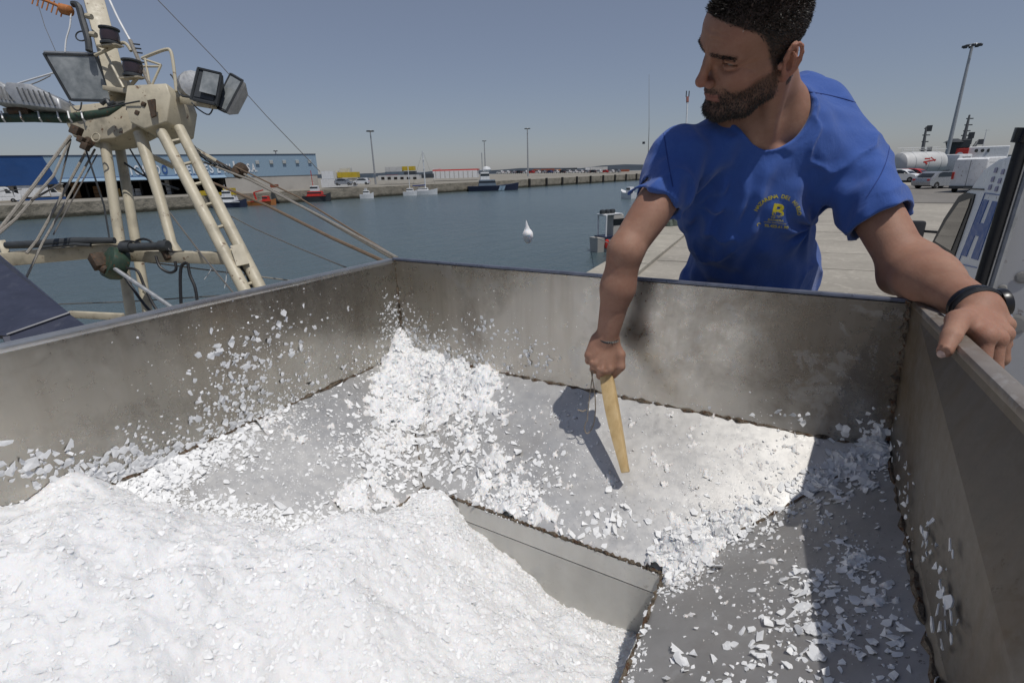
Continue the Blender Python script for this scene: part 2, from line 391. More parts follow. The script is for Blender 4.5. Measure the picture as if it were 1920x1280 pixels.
m = MB(); m.box(hp((OX0 + OX1) / 2, (OV0 + OV1) / 2, zl - .51), (.62, .86, .01)); m.build('base_plate', M_throat, hop)
# weld beads along the seams
def weld(a, b, r, n=60, off=(0, 0, 0)):
    a, b = np.array(a), np.array(b); pts = []; rs = []
    for k in range(n + 1):
        t = k / n; q = a + (b - a) * t + np.array(off); q = q + np.array([rnd.uniform(-1, 1), rnd.uniform(-1, 1), rnd.uniform(-1, 1)]) * r * .45; pts.append(q); rs.append(r * rnd.uniform(.25, 1.15) * (1 if rnd.random() > .12 else .4))
    w = MB(); w.tube(pts, rs, 6); return w.build('weld_bead', M_weld, hop)
weld(hp(0, 0.0, ZB), hp(XB, 0.0, ZB), .006, 120); weld(hp(0, 0, ZB), hp(0, VF, ZB), .0055, 100)
weld(hp(XB, 0, ZB), hp(XB, VF, ZB), .007, 100); weld(hp(0, 0, ZB), hp(0, 0, ZR), .005, 40); weld(hp(XB, 0, ZB), hp(XR0, 0, ZR), .010, 40)
weld(hp(0, 0, ZB), hp(OX0, OV0, ZO), .003, 40); weld(hp(XB, 0, ZB), hp(OX1, OV0, ZO), .004, 40)
weld(hp(OX0, OV0, ZO), hp(OX1, OV0, ZO), .0045, 150, (0, 0, .001)); weld(hp(OX1, OV0, ZO), hp(OX1, OV1, ZO), .006, 90, (0, 0, .001)); weld(hp(OX0, OV0, ZO), hp(OX0, OV1, ZO), .005, 80, (0, 0, .001))
# truck bed that carries the bin and the man
bed = thing('truck_bed', (.8, .3, 0), 'steel flatbed hidden under the ice hopper', 'truck bed')
m = MB(); m.box((.7, -.1, .90), (2.6, 3.6, .10)); m.build('deck', M_asph, bed)
for x in (-.2, 1.6):
    for y in (-1.4, 1.2):
        m = MB(); m.lathe([(.2, -.12), (.42, -.12), (.42, .12), (.2, .12)], (x, y, .42), (1, 0, 0), 20); m.build('wheel', M_fend, bed, True)
m = MB(); m.box((.7, -.1, .62), (1.0, 3.4, .44)); m.build('chassis', M_fend, bed)

# ---- planes bounding the inside, for resting ice on
kb = (ZB - ZO) / OV0; kl = (ZB - ZO) / OX0; kr = (ZB - ZO) / (XB - OX1)
PL = [('back_wall', hp(0, 0, 0), (0, -1, 0)), ('left_wall', hp(0, 0, 0), (1, 0, 0)), ('right_wall', hp(XB, 0, ZB), nrm(np.cross([0, -1, 0], np.array([XR0 - XB, 0, ZR - ZB])) * 1.0)),
      ('back_slope', hp(0, 0, ZB), nrm((0, -kb, 1))), ('left_slope', hp(0, 0, ZB), nrm((kl, 0, 1))), ('right_slope', hp(XB, 0, ZB), nrm((-kr, 0, 1)))]
_n = np.cross(hp(XB, 1, ZB) - hp(XB, 0, ZB), hp(XR0, 0, ZR) - hp(XB, 0, ZB)); _n = nrm(_n); _n = _n if _n[0] < 0 else -_n
PL[2] = ('right_wall', hp(XB, 0, ZB), _n)
def hit(px, py):
    r = ray(px, py); best = None
    for nm, p, n in PL:
        n = np.array(n); dn = r @ n
        if dn < -1e-6:
            t = ((np.array(p) - CAM) @ n) / dn
            if t > 0 and (best is None or t < best[0]): best = (t, nm, n)
    t, nm, n = best; q = CAM + r * t
    if OX0 + .004 < q[0] < OX1 - .004 and -OV1 < q[1] < -OV0 - .004 and nm.endswith('slope') and q[2] < ZO + .02: return None
    if q[2] > ZR: return None
    return q, n, nm
# ================================================================== ICE
def chip_mat(name, c=(.95, .955, .96), tr=.16):
    g = N(name); t = g.t; out = t.nodes['Material Output']; b = g.b; g.set(Base_Color=c + (1,), Roughness=.3, IOR=1.31)
    g.bump(g.noise(220, 3), .25, .002); tl = g.n('ShaderNodeBsdfTranslucent'); tl.inputs['Color'].default_value = c + (1,); mx = g.n('ShaderNodeMixShader'); mx.inputs[0].default_value = tr
    g.L(b.outputs[0], mx.inputs[1]); g.L(tl.outputs[0], mx.inputs[2]); g.L(mx.outputs[0], out.inputs[0]); return g.m
def ice_mat(name, c, trans, rough, bumps=None, sss=0.0):
    g = N(name); f = g.noise(30, 5, .6)
    g.set(Base_Color=g.ramp(f, [(.3, sc(c, .93)), (.7, c + (1,))]), Roughness=rough, Transmission_Weight=trans, IOR=1.31)
    if sss: g.set(Subsurface_Weight=sss, Subsurface_Radius=(.8, .95, 1.1), Subsurface_Scale=.02)
    if bumps: g.bump(g.noise(bumps, 5, .65), .5, .004)
    return g.m
M_snow = ice_mat('packed_flake_ice', (.895, .90, .91), 0, .6, 240, .75)
M_flake = chip_mat('flake_ice')
M_crumb = chip_mat('crushed_ice')
def floor_z(x, v): return ZB - np.minimum(np.minimum(kl * x, kb * v), kr * (XB - x))
def grid_mesh(name, X, V, Z, keep, m, label, cat):
    nx, nv = X.shape; idx = -np.ones((nx, nv), int)
    k4 = keep[:-1, :-1] & keep[1:, :-1] & keep[1:, 1:] & keep[:-1, 1:]
    used = np.zeros((nx, nv), bool); used[:-1, :-1] |= k4; used[1:, :-1] |= k4; used[1:, 1:] |= k4; used[:-1, 1:] |= k4
    idx[used] = np.arange(used.sum())
    vs = np.stack([X[used], -V[used], Z[used]], 1); i, j = np.nonzero(k4)
    fs = np.stack([idx[i, j], idx[i, j + 1], idx[i + 1, j + 1], idx[i + 1, j]], 1)
    me = bpy.data.meshes.new(name); me.from_pydata(vs.tolist(), [], fs.tolist()); me.update(); me.materials.append(m)
    me.polygons.foreach_set('use_smooth', [True] * len(me.polygons))
    o = bpy.data.objects.new(name, me); C.objects.link(o); tag(o, label, cat, None, 'stuff'); return o, me
# heap: thin-plate surface through the line where the ice meets the steel
ctl = []
for q in [(0, 940), (80, 900), (150, 876), (215, 896)]:
    p = on_plane(*q, hp(0, 0, 0), (1, 0, 0)); ctl.append((p[0], -p[1], p[2] + .005))
for q in [(290, 940), (350, 957), (430, 965), (520, 985), (590, 1012), (650, 1002), (685, 985)]:
    p = on_plane(*q, PL[4][1], PL[4][2]); ctl.append((p[0], -p[1], p[2]))
for q in [(720, 975), (760, 943), (800, 915), (835, 935)]:
    p = at(*q, ZO + .002); ctl.append((p[0], -p[1], p[2]))
for q in [(880, 985), (940, 1032), (1000, 1082), (1060, 1128), (1110, 1165)]:
    p = on_plane(*q, hp(0, OV0 + dl, 0), (0, -1, 0)); ctl.append((p[0], -p[1], p[2]))
for q in []:
    p = on_plane(*q, hp(OX1 - dl, 0, 0), (-1, 0, 0)); ctl.append((p[0], -p[1], p[2]))
ctl += [(.90, .42, 1.515), (.92, .5, 1.56), (.935, .6, 1.61), (.935, .75, 1.645), (.935, 1.0, 1.655)]
ctl += [(.36, .62, 1.745), (.6, .62, 1.675), (.78, .72, 1.655), (.3, .9, 1.85), (.04, 1.15, 1.92), (.6, 1.05, 1.77), (.85, 1.1, 1.69), (.52, .47, 1.66), (.15, .8, 1.83), (.0, 1.4, 2.0), (.6, 1.4, 1.9)]
ctl = np.array(ctl)
def tps(ctl, x, v, lam=2e-4):
    n = len(ctl); U = lambda r2: np.where(r2 > 1e-12, r2 * np.log(r2 + 1e-12), 0)
    d = (ctl[:, None, 0] - ctl[None, :, 0]) ** 2 + (ctl[:, None, 1] - ctl[None, :, 1]) ** 2
    A = np.zeros((n + 3, n + 3)); A[:n, :n] = U(d) + lam * np.eye(n); A[:n, n] = 1; A[:n, n + 1:] = ctl[:, :2]; A[n, :n] = 1; A[n + 1:, :n] = ctl[:, :2].T
    w = np.linalg.solve(A, np.concatenate([ctl[:, 2], [0, 0, 0]])); z = w[n] + w[n + 1] * x + w[n + 2] * v
    for k in range(n): z = z + w[k] * U((x - ctl[k, 0]) ** 2 + (v - ctl[k, 1]) ** 2)
    return z
st = .003
gx, gv = np.meshgrid(np.arange(.0015, OX1 - dl, st), np.arange(.30, 1.36, st), indexing='ij')
hz_ = tps(ctl, gx, gv); q = np.stack([gx, gv, gx * 0], -1)
hz_ = hz_ + .020 * fbm(q, 5.5, 3) + .009 * fbm(q + 3, 19, 4) + .0028 * fbm(q + 9, 60, 3) + .0016 * fbm(q + 5, 170, 2)
inside = (gx > OX0 + dl) & (gx < OX1) & (gv > OV0 + dl)
# slumped steps in the loose heap
hz_ = hz_ - .020 * np.clip(fbm(q + 21, 3.6, 3) * 4 - .4, 0, 1)
keep = np.where(inside, True, hz_ > np.where(gx < OX0 + dl, floor_z(gx, gv) - .012, floor_z(gx, gv) + 9))
keep |= (gv > OV0 + dl - .004) & (gx > OX0) & (gx < OX1)
keep &= ~((gv < OV0 + dl - .002) & (gx > OX0 - .004) & (hz_ < floor_z(gx, gv) + .002))
heap, heap_me = grid_mesh('ice_heap', gx, gv, hz_, keep, M_snow, 'great white heap of packed flake ice filling the pit of the hopper', 'ice heap')
# drift left along the corner and lying on the slopes
rx = np.random.default_rng(11)
gx, gv = np.meshgrid(np.arange(.0, XB, .003), np.arange(.0, OV0 + .2, .003), indexing='ij')
T = np.full(gx.shape, -.02)
def blob(px, py, r, h, r2=None):
    global T
    s = hit(px, py)
    if s is None: return
    p = s[0]; dx, dv = gx - p[0], gv + p[1]; T = np.maximum(T, h * np.exp(-(dx * dx / r ** 2 + dv * dv / (r2 or r) ** 2)) * 1.5 - .012)
for b in [(748, 640, .05, .085), (760, 690, .065, .05), (800, 690, .06, .036), (850, 700, .055, .03), (905, 712, .05, .03), (740, 720, .05, .035), (715, 770, .05, .022), (760, 770, .06, .025), (830, 755, .06, .026),
          (890, 760, .05, .02), (700, 830, .035, .016), (745, 840, .03, .014), (880, 830, .03, .014), (930, 860, .03, .015), (700, 900, .03, .014), (665, 940, .035, .017), (720, 930, .03, .014), (760, 890, .02, .012),
          (960, 940, .045, .024), (1000, 960, .03, .018), (905, 920, .03, .014), (1265, 1045, .045, .034), (1310, 1030, .04, .03), (1350, 995, .035, .024), (1390, 970, .022, .016), (1225, 1065, .025, .02),
          (1640, 850, .035, .035), (1600, 880, .04, .022), (1540, 900, .03, .018), (1650, 815, .02, .05), (330, 870, .05, .02, .03), (365, 850, .04, .016), (400, 835, .04, .018), (435, 815, .035, .016), (470, 800, .035, .016), (500, 785, .03, .014), (450, 850, .025, .013), (520, 770, .025, .011), (480, 870, .02, .012),
          (215, 900, .05, .03), (150, 880, .05, .03), (280, 890, .06, .03), (310, 878, .05, .022), (250, 915, .05, .03), (190, 890, .05, .04), (300, 900, .04, .02), (100, 920, .05, .04), (610, 960, .03, .013), (850, 880, .02, .011)]: blob(*b)
q = np.stack([gx, gv, gx * 0], -1)
T = T * .8 + .009 * fbm(q, 30, 3) + .007 * fbm(q + 4, 80, 3) + .004 * fbm(q + 8, 190, 2)
T = np.where(T > 0, np.minimum(T, .004 + T * .9), T)
fz0 = floor_z(gx, gv); op = (gx > OX0 + .003) & (gx < OX1 - .003) & (gv > OV0 + .003)
Z = fz0 + T + np.maximum(0, 0 * T)
drift, drift_me = grid_mesh('ice_drift', gx, gv, Z, (T > -.0035) & ~op, M_snow, 'loose white ice drifted into the corner and over the sloping floor', 'ice drift')

# flakes -----------------------------------------------------------
def outward(vs, fs):
    c = vs.mean(0); out = []
    for f in fs:
        a, b, d = vs[f[0]], vs[f[1]], vs[f[2]]; out.append(tuple(f) if np.cross(b - a, d - a) @ (vs[list(f)].mean(0) - c) > 0 else tuple(f)[::-1])
    return vs, out
def flake_shape(k):
    r = np.random.default_rng(100 + k); n = int(r.integers(6, 11)); a = np.sort(r.random(n) * 2 * np.pi); rad = r.uniform(.66, 1, n); asp = r.uniform(.5, .95)
    x = np.cos(a) * rad; y = np.sin(a) * rad * asp; cu = r.uniform(-.25, .25); tw = r.uniform(-.2, .2)
    z = cu * x * x + tw * x * y; t = r.uniform(.045, .085)
    top = np.stack([x, y, z + t], 1); bot = np.stack([x * .93 + .03, y * .93, z - t], 1); vs = np.concatenate([top, bot, [[0, 0, t * 1.2 + r.uniform(0, .08)]]])
    fs = [(i, (i + 1) % n, 2 * n) for i in range(n)] + [((i + 1) % n, i, n + i, n + (i + 1) % n) for i in range(n)] + [tuple(range(2 * n - 1, n - 1, -1))]
    return outward(vs, fs)
FS = [flake_shape(k) for k in range(14)]
def lump_shape(k):
    r = np.random.default_rng(300 + k); v = np.array([[1, 0, 0], [-1, 0, 0], [0, 1, 0], [0, -1, 0], [0, 0, 1], [0, 0, -1]], float) * r.uniform(.6, 1, (6, 1)) * [1, r.uniform(.6, 1), r.uniform(.35, .7)] + r.normal(0, .14, (6, 3))
    return outward(v, [(0, 2, 4), (2, 1, 4), (1, 3, 4), (3, 0, 4), (2, 0, 5), (1, 2, 5), (3, 1, 5), (0, 3, 5)])
NF = len(FS); FS += [lump_shape(k) for k in range(10)]
FM = []
for vs, fs in FS[:NF]:
    me = bpy.data.meshes.new('ice_flake'); me.from_pydata(vs.tolist(), [], [tuple(int(i) for i in f) for f in fs]); me.update(); me.materials.append(M_flake); FM.append(me)
def frame(n, spin, tilt, ta):
    n = nrm(n); a = nrm(np.cross(n, [0.3, .9, .2])); b = np.cross(n, a)
    n2 = nrm(n + math.tan(tilt) * (math.cos(ta) * a + math.sin(ta) * b)); a = nrm(np.cross(n2, [.31, .87, .2])); b = np.cross(n2, a)
    return np.stack([math.cos(spin) * a + math.sin(spin) * b, -math.sin(spin) * a + math.cos(spin) * b, n2], 1)
flk = []                                    # (pos, rotation, size, shape, where)
dbv = BVHTree.FromPolygons([tuple(v.co) for v in drift_me.vertices], [tuple(p.vertices) for p in drift_me.polygons])
def scatter(px, py, sx, sy, n, s0, s1, rot=0.0, tilt=.35, uni=False, pw=2.2):
    c, s = math.cos(rot), math.sin(rot)
    for _ in range(n):
        a, b = (rx.uniform(-1, 1, 2) * 1.6 if uni else rx.normal(0, .75, 2)); a *= sx; b *= sy
        h = hit(px + a * c - b * s, py + a * s + b * c)
        if h is None: continue
        p, nn, nm = h; size = s0 + (s1 - s0) * rx.random() ** pw; k = int(rx.integers(0, 14)) if size > .0055 else NF + int(rx.integers(0, 10)); tl = abs(rx.normal(0, tilt))
        if not nm.endswith('wall'):
            r_ = dbv.ray_cast(Vector((p[0], p[1], 2.3)), Vector((0, 0, -1)))
            if r_[0] is not None and r_[0].z > p[2] and r_[0].z - p[2] < .25: p = np.array([p[0], p[1], r_[0].z]); nn = np.array(r_[1]); tl *= 1.3
        else: tl *= .6
        flk.append((p + nn * size * (.05 + .45 * math.sin(min(tl, 1.2))), frame(nn, rx.uniform(0, 6.28), min(tl, 1.2), rx.uniform(0, 6.28)), size, k, nm))
mmx = .001
for b in [ # left wall
    (430, 690, 60, 45, 90, .004, .013, -.5), (520, 640, 60, 32, 70, .004, .013, -.3), (470, 740, 60, 40, 80, .004, .013, -.4), (400, 770, 60, 18, 45, .004, .013, -.3), (570, 720, 30, 50, 50, .003, .009),
    (650, 578, 8, 6, 3, .006, .010), (110, 855, 55, 22, 26, .004, .017), (240, 850, 40, 22, 26, .004, .015), (90, 880, 60, 20, 40, .004, .013), (480, 790, 90, 25, 90, .002, .007, -.5), (280, 800, 50, 18, 14, .003, .008), (22, 885, 22, 12, 16, .004, .012), (300, 830, 60, 25, 30, .003, .01),
    # corner
    (733, 575, 14, 22, 60, .002, .007), (745, 620, 18, 28, 80, .002, .007), (720, 620, 16, 30, 30, .002, .006), (775, 610, 18, 30, 40, .002, .006),
    # back wall
    (900, 605, 30, 12, 22, .004, .011, .3), (965, 640, 55, 16, 36, .004, .010, .5), (1015, 680, 18, 18, 14, .006, .014), (860, 650, 60, 25, 36, .002, .007), (820, 640, 30, 25, 25, .002, .006), (930, 680, 70, 14, 40, .003, .008, .15), (1180, 745, 110, 10, 10, .003, .007, .12), (1480, 778, 60, 10, 10, .005, .012, .12), (1590, 806, 14, 4, 3, .012, .02),
    # back slope
    (800, 690, 70, 45, 600, .002, .012), (760, 650, 30, 40, 400, .002, .010), (860, 710, 60, 25, 260, .002, .013), (800, 740, 90, 50, 480, .002, .014), (760, 820, 80, 50, 420, .002, .016), (880, 800, 60, 55, 300, .002, .016), (710, 880, 40, 60, 320, .002, .015), (860, 880, 90, 30, 260, .002, .016), (960, 940, 45, 25, 240, .003, .013), (1010, 910, 50, 60, 90, .003, .011), (1140, 975, 50, 30, 70, .003, .015), (1090, 860, 90, 50, 90, .0015, .005),
    (1280, 1040, 40, 28, 280, .003, .014), (1350, 990, 40, 25, 220, .003, .014), (1300, 850, 140, 60, 160, .001, .004), (1410, 960, 35, 25, 70, .003, .012), (1240, 920, 120, 70, 60, .002, .007), (1440, 870, 40, 50, 120, .001, .005), (1060, 780, 50, 40, 40, .002, .007), (1150, 780, 60, 30, 30, .002, .006),
    # right corner heap
    (1590, 880, 60, 28, 260, .003, .016, -.4), (1640, 830, 20, 35, 120, .003, .012), (1520, 905, 35, 18, 80, .004, .014), (1650, 900, 25, 30, 30, .003, .010),
    # left slope
    (420, 830, 110, 26, 520, .002, .013, -.5), (310, 880, 60, 26, 420, .003, .014, -.4), (200, 885, 60, 22, 200, .002, .014, -.2), (460, 850, 35, 35, 120, .002, .009), (560, 790, 60, 40, 120, .002, .006, -.4), (520, 900, 110, 50, 160, .001, .004), (530, 955, 8, 6, 2, .017, .02), (620, 960, 40, 30, 140, .002, .010), (640, 860, 40, 60, 160, .002, .009), (690, 700, 30, 30, 60, .002, .007),
    # right slope
    (1270, 1090, 40, 18, 200, .002, .007, -.5), (1200, 1180, 12, 70, 120, .002, .008, .15), (1270, 1225, 12, 12, 2, .016, .02), (1480, 1130, 45, 55, 44, .004, .012), (1530, 1180, 50, 50, 56, .005, .015), (1430, 1200, 80, 60, 50, .004, .011), (1600, 1045, 35, 28, 80, .003, .010), (1560, 1000, 100, 60, 60, .002, .007), (1500, 1250, 120, 40, 56, .004, .013), (1300, 1260, 70, 25, 26, .004, .012), (1480, 960, 60, 22, 90, .003, .009), (1420, 1000, 50, 20, 70, .003, .009, -.4), (1640, 1150, 50, 70, 40, .003, .011), (1540, 1100, 40, 30, 40, .005, .013), (1380, 1100, 90, 50, 30, .002, .006), (1680, 1220, 40, 50, 30, .003, .012),
    # right wall
    (1700, 950, 10, 60, 26, .002, .010), (1765, 1080, 20, 50, 12, .006, .013), (1775, 1180, 14, 60, 10, .007, .014), (1735, 1020, 12, 30, 12, .004, .010)]:
    scatter(*b)
for b in [(420, 955, 110, 22, 520, .001, .009, .1), (560, 995, 90, 20, 420, .001, .009, .2), (300, 925, 60, 28, 420, .001, .010), (640, 985, 40, 20, 200, .001, .009), (470, 800, 200, 40, 1300, .0008, .0030, -.5), (400, 850, 120, 30, 900, .001, .004, -.5), (560, 860, 120, 70, 1300, .0006, .0024), (800, 800, 160, 110, 1800, .0008, .0032), (1000, 880, 120, 90, 900, .0006, .0024), (1300, 870, 160, 80, 900, .0005, .0020), (1320, 1010, 90, 50, 700, .0008, .0030, -.5), (1500, 1100, 140, 120, 600, .0008, .0026), (900, 640, 120, 60, 300, .0008, .0026), (480, 680, 130, 80, 500, .0008, .0030, -.4), (1180, 1180, 14, 90, 400, .0008, .003), (1020, 1020, 160, 14, 500, .0008, .003, .45)]: scatter(*b)
flk.sort(key=lambda f: -f[2] / max(.2, np.linalg.norm(f[0] - CAM)))
WL = {'left_wall': 'flat white ice flake stuck to the left steel wall of hopper', 'back_wall': 'flat white ice flake stuck to the far wall of hopper', 'right_wall': 'grey ice flake stuck to the shaded right wall of hopper',
      'back_slope': 'flat white ice flake on the sloping floor below the far wall', 'left_slope': 'flat white ice flake on the sloping floor below the left wall', 'right_slope': 'grey white ice flake on the darker sloping floor at right'}
big = [f for f in flk if f[3] < NF][:270]; ids_ = {id(f) for f in big}
for p, Rm, s, k, nm in big:
    o = bpy.data.objects.new('ice_flake', FM[k]); C.objects.link(o)
    M = Matrix([list(Rm[i] * s) + [p[i]] for i in range(3)] + [[0, 0, 0, 1]]); o.matrix_world = M
    tag(o, WL[nm], 'ice flake', 'ice flakes on the ' + nm.replace('_', ' '))
def merge(items, name, m, label, cat):
    V_, F_ = [], []; b = 0
    for p, Rm, s, k, nm in items:
        vs, fs = FS[k]; V_.append(vs @ (Rm * s).T + p); F_ += [tuple(int(i) + b for i in f) for f in fs]; b += len(vs)
    o = link_mesh(name, np.concatenate(V_), F_, m, None, False, False); return tag(o, label, cat, None, 'stuff')
merge([f for f in flk if id(f) not in ids_], 'ice_crumbs', M_crumb, 'countless small ice crumbs scattered over the steel floor and walls', 'ice crumbs')
# crumbs lying on heap and drift
nv = len(heap_me.vertices); co = np.empty(nv * 3); heap_me.vertices.foreach_get('co', co); co = co.reshape(-1, 3)
no = np.empty(nv * 3); heap_me.vertices.foreach_get('normal', no); no = no.reshape(-1, 3)
items = []
for i in rx.integers(0, nv, 10000):
    s = .0012 + .0055 * rx.random() ** 4; tl = abs(rx.normal(0, .3)); items.append((co[i] - no[i] * s * .06, frame(no[i], rx.uniform(0, 6.28), min(tl, 1.1), rx.uniform(0, 6.28)), s, NF + int(rx.integers(0, 10)), ''))
for i in rx.integers(0, nv, 15000):
    if rx.random() > .35 + .65 * np.clip((1.0 - abs(-co[i][1])) * 1.6, 0, 1): continue
    s = .0025 + .0065 * rx.random() ** 2.2; tl = abs(rx.normal(0, .3)); items.append((co[i] + no[i] * s * (.25 * tl - .01), frame(no[i], rx.uniform(0, 6.28), min(tl, 1.0), rx.uniform(0, 6.28)), s, int(rx.integers(0, NF)), ''))
merge(items, 'loose_ice', chip_mat('loose_white_ice', (.955, .96, .965), .12), 'fine loose ice flakes covering the white heap', 'loose ice')
# a lump in mid air
m = MB(); c = P(990, 438, 1.55); vs = []; bm = bmesh.new(); bmesh.ops.create_icosphere(bm, subdivisions=4, radius=1)
for v in bm.verts:
    z = v.co.z; k = 1.0 if z < 0 else max(0.06, 1 - z) ** .8
    q = np.array([v.co.x * .0155 * k, v.co.y * .012 * k, z * (.024 if z < 0 else .042)]); q = q * (1 + .28 * float(fbm(np.array([q]), 60, 3)[0])); v.co = Vector((q[0] - .006 * max(z, 0), q[1], q[2]))
me = bpy.data.meshes.new('ice_lump'); bm.to_mesh(me); bm.free(); me.materials.append(M_snow); me.polygons.foreach_set('use_smooth', [True] * len(me.polygons))
o = bpy.data.objects.new('ice_lump', me); C.objects.link(o); o.location = Vector(c); tag(o, 'white lump of ice flying through the air in front of the water', 'ice lump')
# ================================================================== MAN
F32 = np.float32
def cv(x, y, z): return MW @ np.array([x, y, z], float)           # direction given in view axes
def smin(a, b, k):
    h = np.clip(.5 + .5 * (b - a) / k, 0, 1); return b + (a - b) * h - k * h * (1 - h)
def smax(a, b, k): return -smin(-a, -b, k)
def cone(p, a, b, ra, rb):
    a = np.array(a, F32); ba = np.array(b, F32) - a; pa = p - a; h = np.clip(pa @ ba / F32(ba @ ba), 0, 1)
    d = pa - h[:, None] * ba; return np.sqrt((d * d).sum(1)) - (ra + (rb - ra) * h)
def sph(p, c, r): d = p - np.array(c, F32); return np.sqrt((d * d).sum(1)) - r
def ell(p, c, r, ax=None):
    d = p - np.array(c, F32)
    if ax is not None: d = d @ np.array(ax, F32).T
    r = np.array(r, F32); q = d / r; k0 = np.sqrt((q * q).sum(1)) + 1e-9; k1 = np.sqrt(((q / r) ** 2).sum(1)) + 1e-9; return k0 * (k0 - 1) / k1
def chain(p, pts, rs, k=.004):
    r = None
    for i in range(len(pts) - 1):
        c = cone(p, pts[i], pts[i + 1], rs[i], rs[i + 1]); r = c if r is None else smin(r, c, k)
    return r
def field(fn, lo, hi, h):
    lo = np.array(lo, F32); n = np.ceil((np.array(hi) - lo) / h / 4).astype(int) * 4
    g = [lo[i] + h * (np.arange(0, n[i], 4) + 1.5) for i in range(3)]
    cx = np.stack(np.meshgrid(*g, indexing='ij'), -1).reshape(-1, 3).astype(F32); cf = fn(cx).reshape([len(a) for a in g])
    F = np.repeat(np.repeat(np.repeat(cf, 4, 0), 4, 1), 4, 2).astype(F32); band = np.nonzero(np.abs(F) < h * 5.5 + .004)
    p = np.stack([lo[i] + h * band[i].astype(F32) for i in range(3)], 1)
    out = np.empty(len(p), F32)
    for s in range(0, len(p), 400000): out[s:s + 400000] = fn(p[s:s + 400000])
    F[band] = out; return F, lo
def nets(F, lo, h):
    ins = F < 0; S = [slice(None, -1), slice(1, None)]; cnt = np.zeros(tuple(k - 1 for k in F.shape), np.int8)
    for a in S:
        for b in S:
            for c in S: cnt += ins[a, b, c]
    ac = (cnt > 0) & (cnt < 8); idx = np.full(ac.shape, -1, np.int32); ci = np.stack(np.nonzero(ac), 1); idx[ac] = np.arange(len(ci))
    off = np.array([(i, j, k) for i in (0, 1) for j in (0, 1) for k in (0, 1)]); val = np.stack([F[ci[:, 0] + o[0], ci[:, 1] + o[1], ci[:, 2] + o[2]] for o in off], 1)
    acc = np.zeros((len(ci), 3)); w = np.zeros(len(ci))
    for a in range(8):
        for b in range(a + 1, 8):
            if np.abs(off[a] - off[b]).sum() != 1: continue
            m = (val[:, a] < 0) != (val[:, b] < 0); t = val[:, a] / np.where(m, val[:, a] - val[:, b], 1)
            acc += np.where(m[:, None], off[a] + t[:, None] * (off[b] - off[a]), 0); w += m
    vs = lo + h * (ci + acc / w[:, None]); fs = []
    for ax in range(3):
        sl0 = [slice(None)] * 3; sl1 = [slice(None)] * 3; sl0[ax] = slice(None, -1); sl1[ax] = slice(1, None)
        e = ins[tuple(sl0)] != ins[tuple(sl1)]; q = np.stack(np.nonzero(e), 1); b, c = (ax + 1) % 3, (ax + 2) % 3
        q = q[(q[:, b] > 0) & (q[:, c] > 0) & (q[:, b] < F.shape[b] - 1) & (q[:, c] < F.shape[c] - 1)]
        def I(db, dc):
            r = q.copy(); r[:, b] += db; r[:, c] += dc; return idx[r[:, 0], r[:, 1], r[:, 2]]
        f = np.stack([I(-1, -1), I(0, -1), I(0, 0), I(-1, 0)], 1); sgn = ins[q[:, 0], q[:, 1], q[:, 2]]; f[~sgn] = f[~sgn][:, ::-1]; fs.append(f)
    return vs, np.concatenate(fs)
def sdf_object(name, fn, lo, hi, h, m, parent):
    F, l = field(fn, lo, hi, h); vs, fs = nets(F, l, h); pl = np.array(wloc(parent)) if parent else np.zeros(3)
    me = bpy.data.meshes.new(name); me.vertices.add(len(vs)); me.vertices.foreach_set('co', (vs - pl).astype(F32).ravel())
    me.loops.add(len(fs) * 4); me.loops.foreach_set('vertex_index', fs.astype(np.int32).ravel()); me.polygons.add(len(fs)); me.polygons.foreach_set('loop_start', np.arange(0, len(fs) * 4, 4, dtype=np.int32))
    me.update(calc_edges=True); me.validate(); me.polygons.foreach_set('use_smooth', [True] * len(fs)); me.materials.append(m)
    o = bpy.data.objects.new(name, me); C.objects.link(o); o.parent = parent; return o, me, vs

# --- landmarks
HC = np.array([.9667, .0113, .2083 + ZC]) + cv(-.004, .0, 0); HR = np.array([[-.8028, .5925, .0676], [-.485, -.5828, -.6521], [-.3469, -.5562, .7552]])
_a = R(6); HR = np.stack([HR[:, 0] * math.cos(_a) + HR[:, 1] * math.sin(_a), HR[:, 1] * math.cos(_a) - HR[:, 0] * math.sin(_a), HR[:, 2]], 1)
HS = .955
def hw(f, l, u): return HC + HR @ np.array([f, l, u], float) * HS
NB = P(1456, 216, 1.10)                                   # base of neck
SR, ER, WR = P(1280, 300, 1.10), P(1173, 470, 1.065), P(1138, 634, 1.15)
SL, EL, WL_ = P(1606, 334, 1.09), P(1702, 505, 1.0), P(1836, 578, .805)
NOTCH = P(1424, 268, 1.055)
HIP = P(1386, 560, 1.40)
axX = nrm(SL - SR)                                         # across the shoulders
axZ = nrm(NB - HIP); axZ = nrm(axZ - axX * (axZ @ axX)); axY = np.cross(axZ, axX)
AX = [axX, axY, axZ]

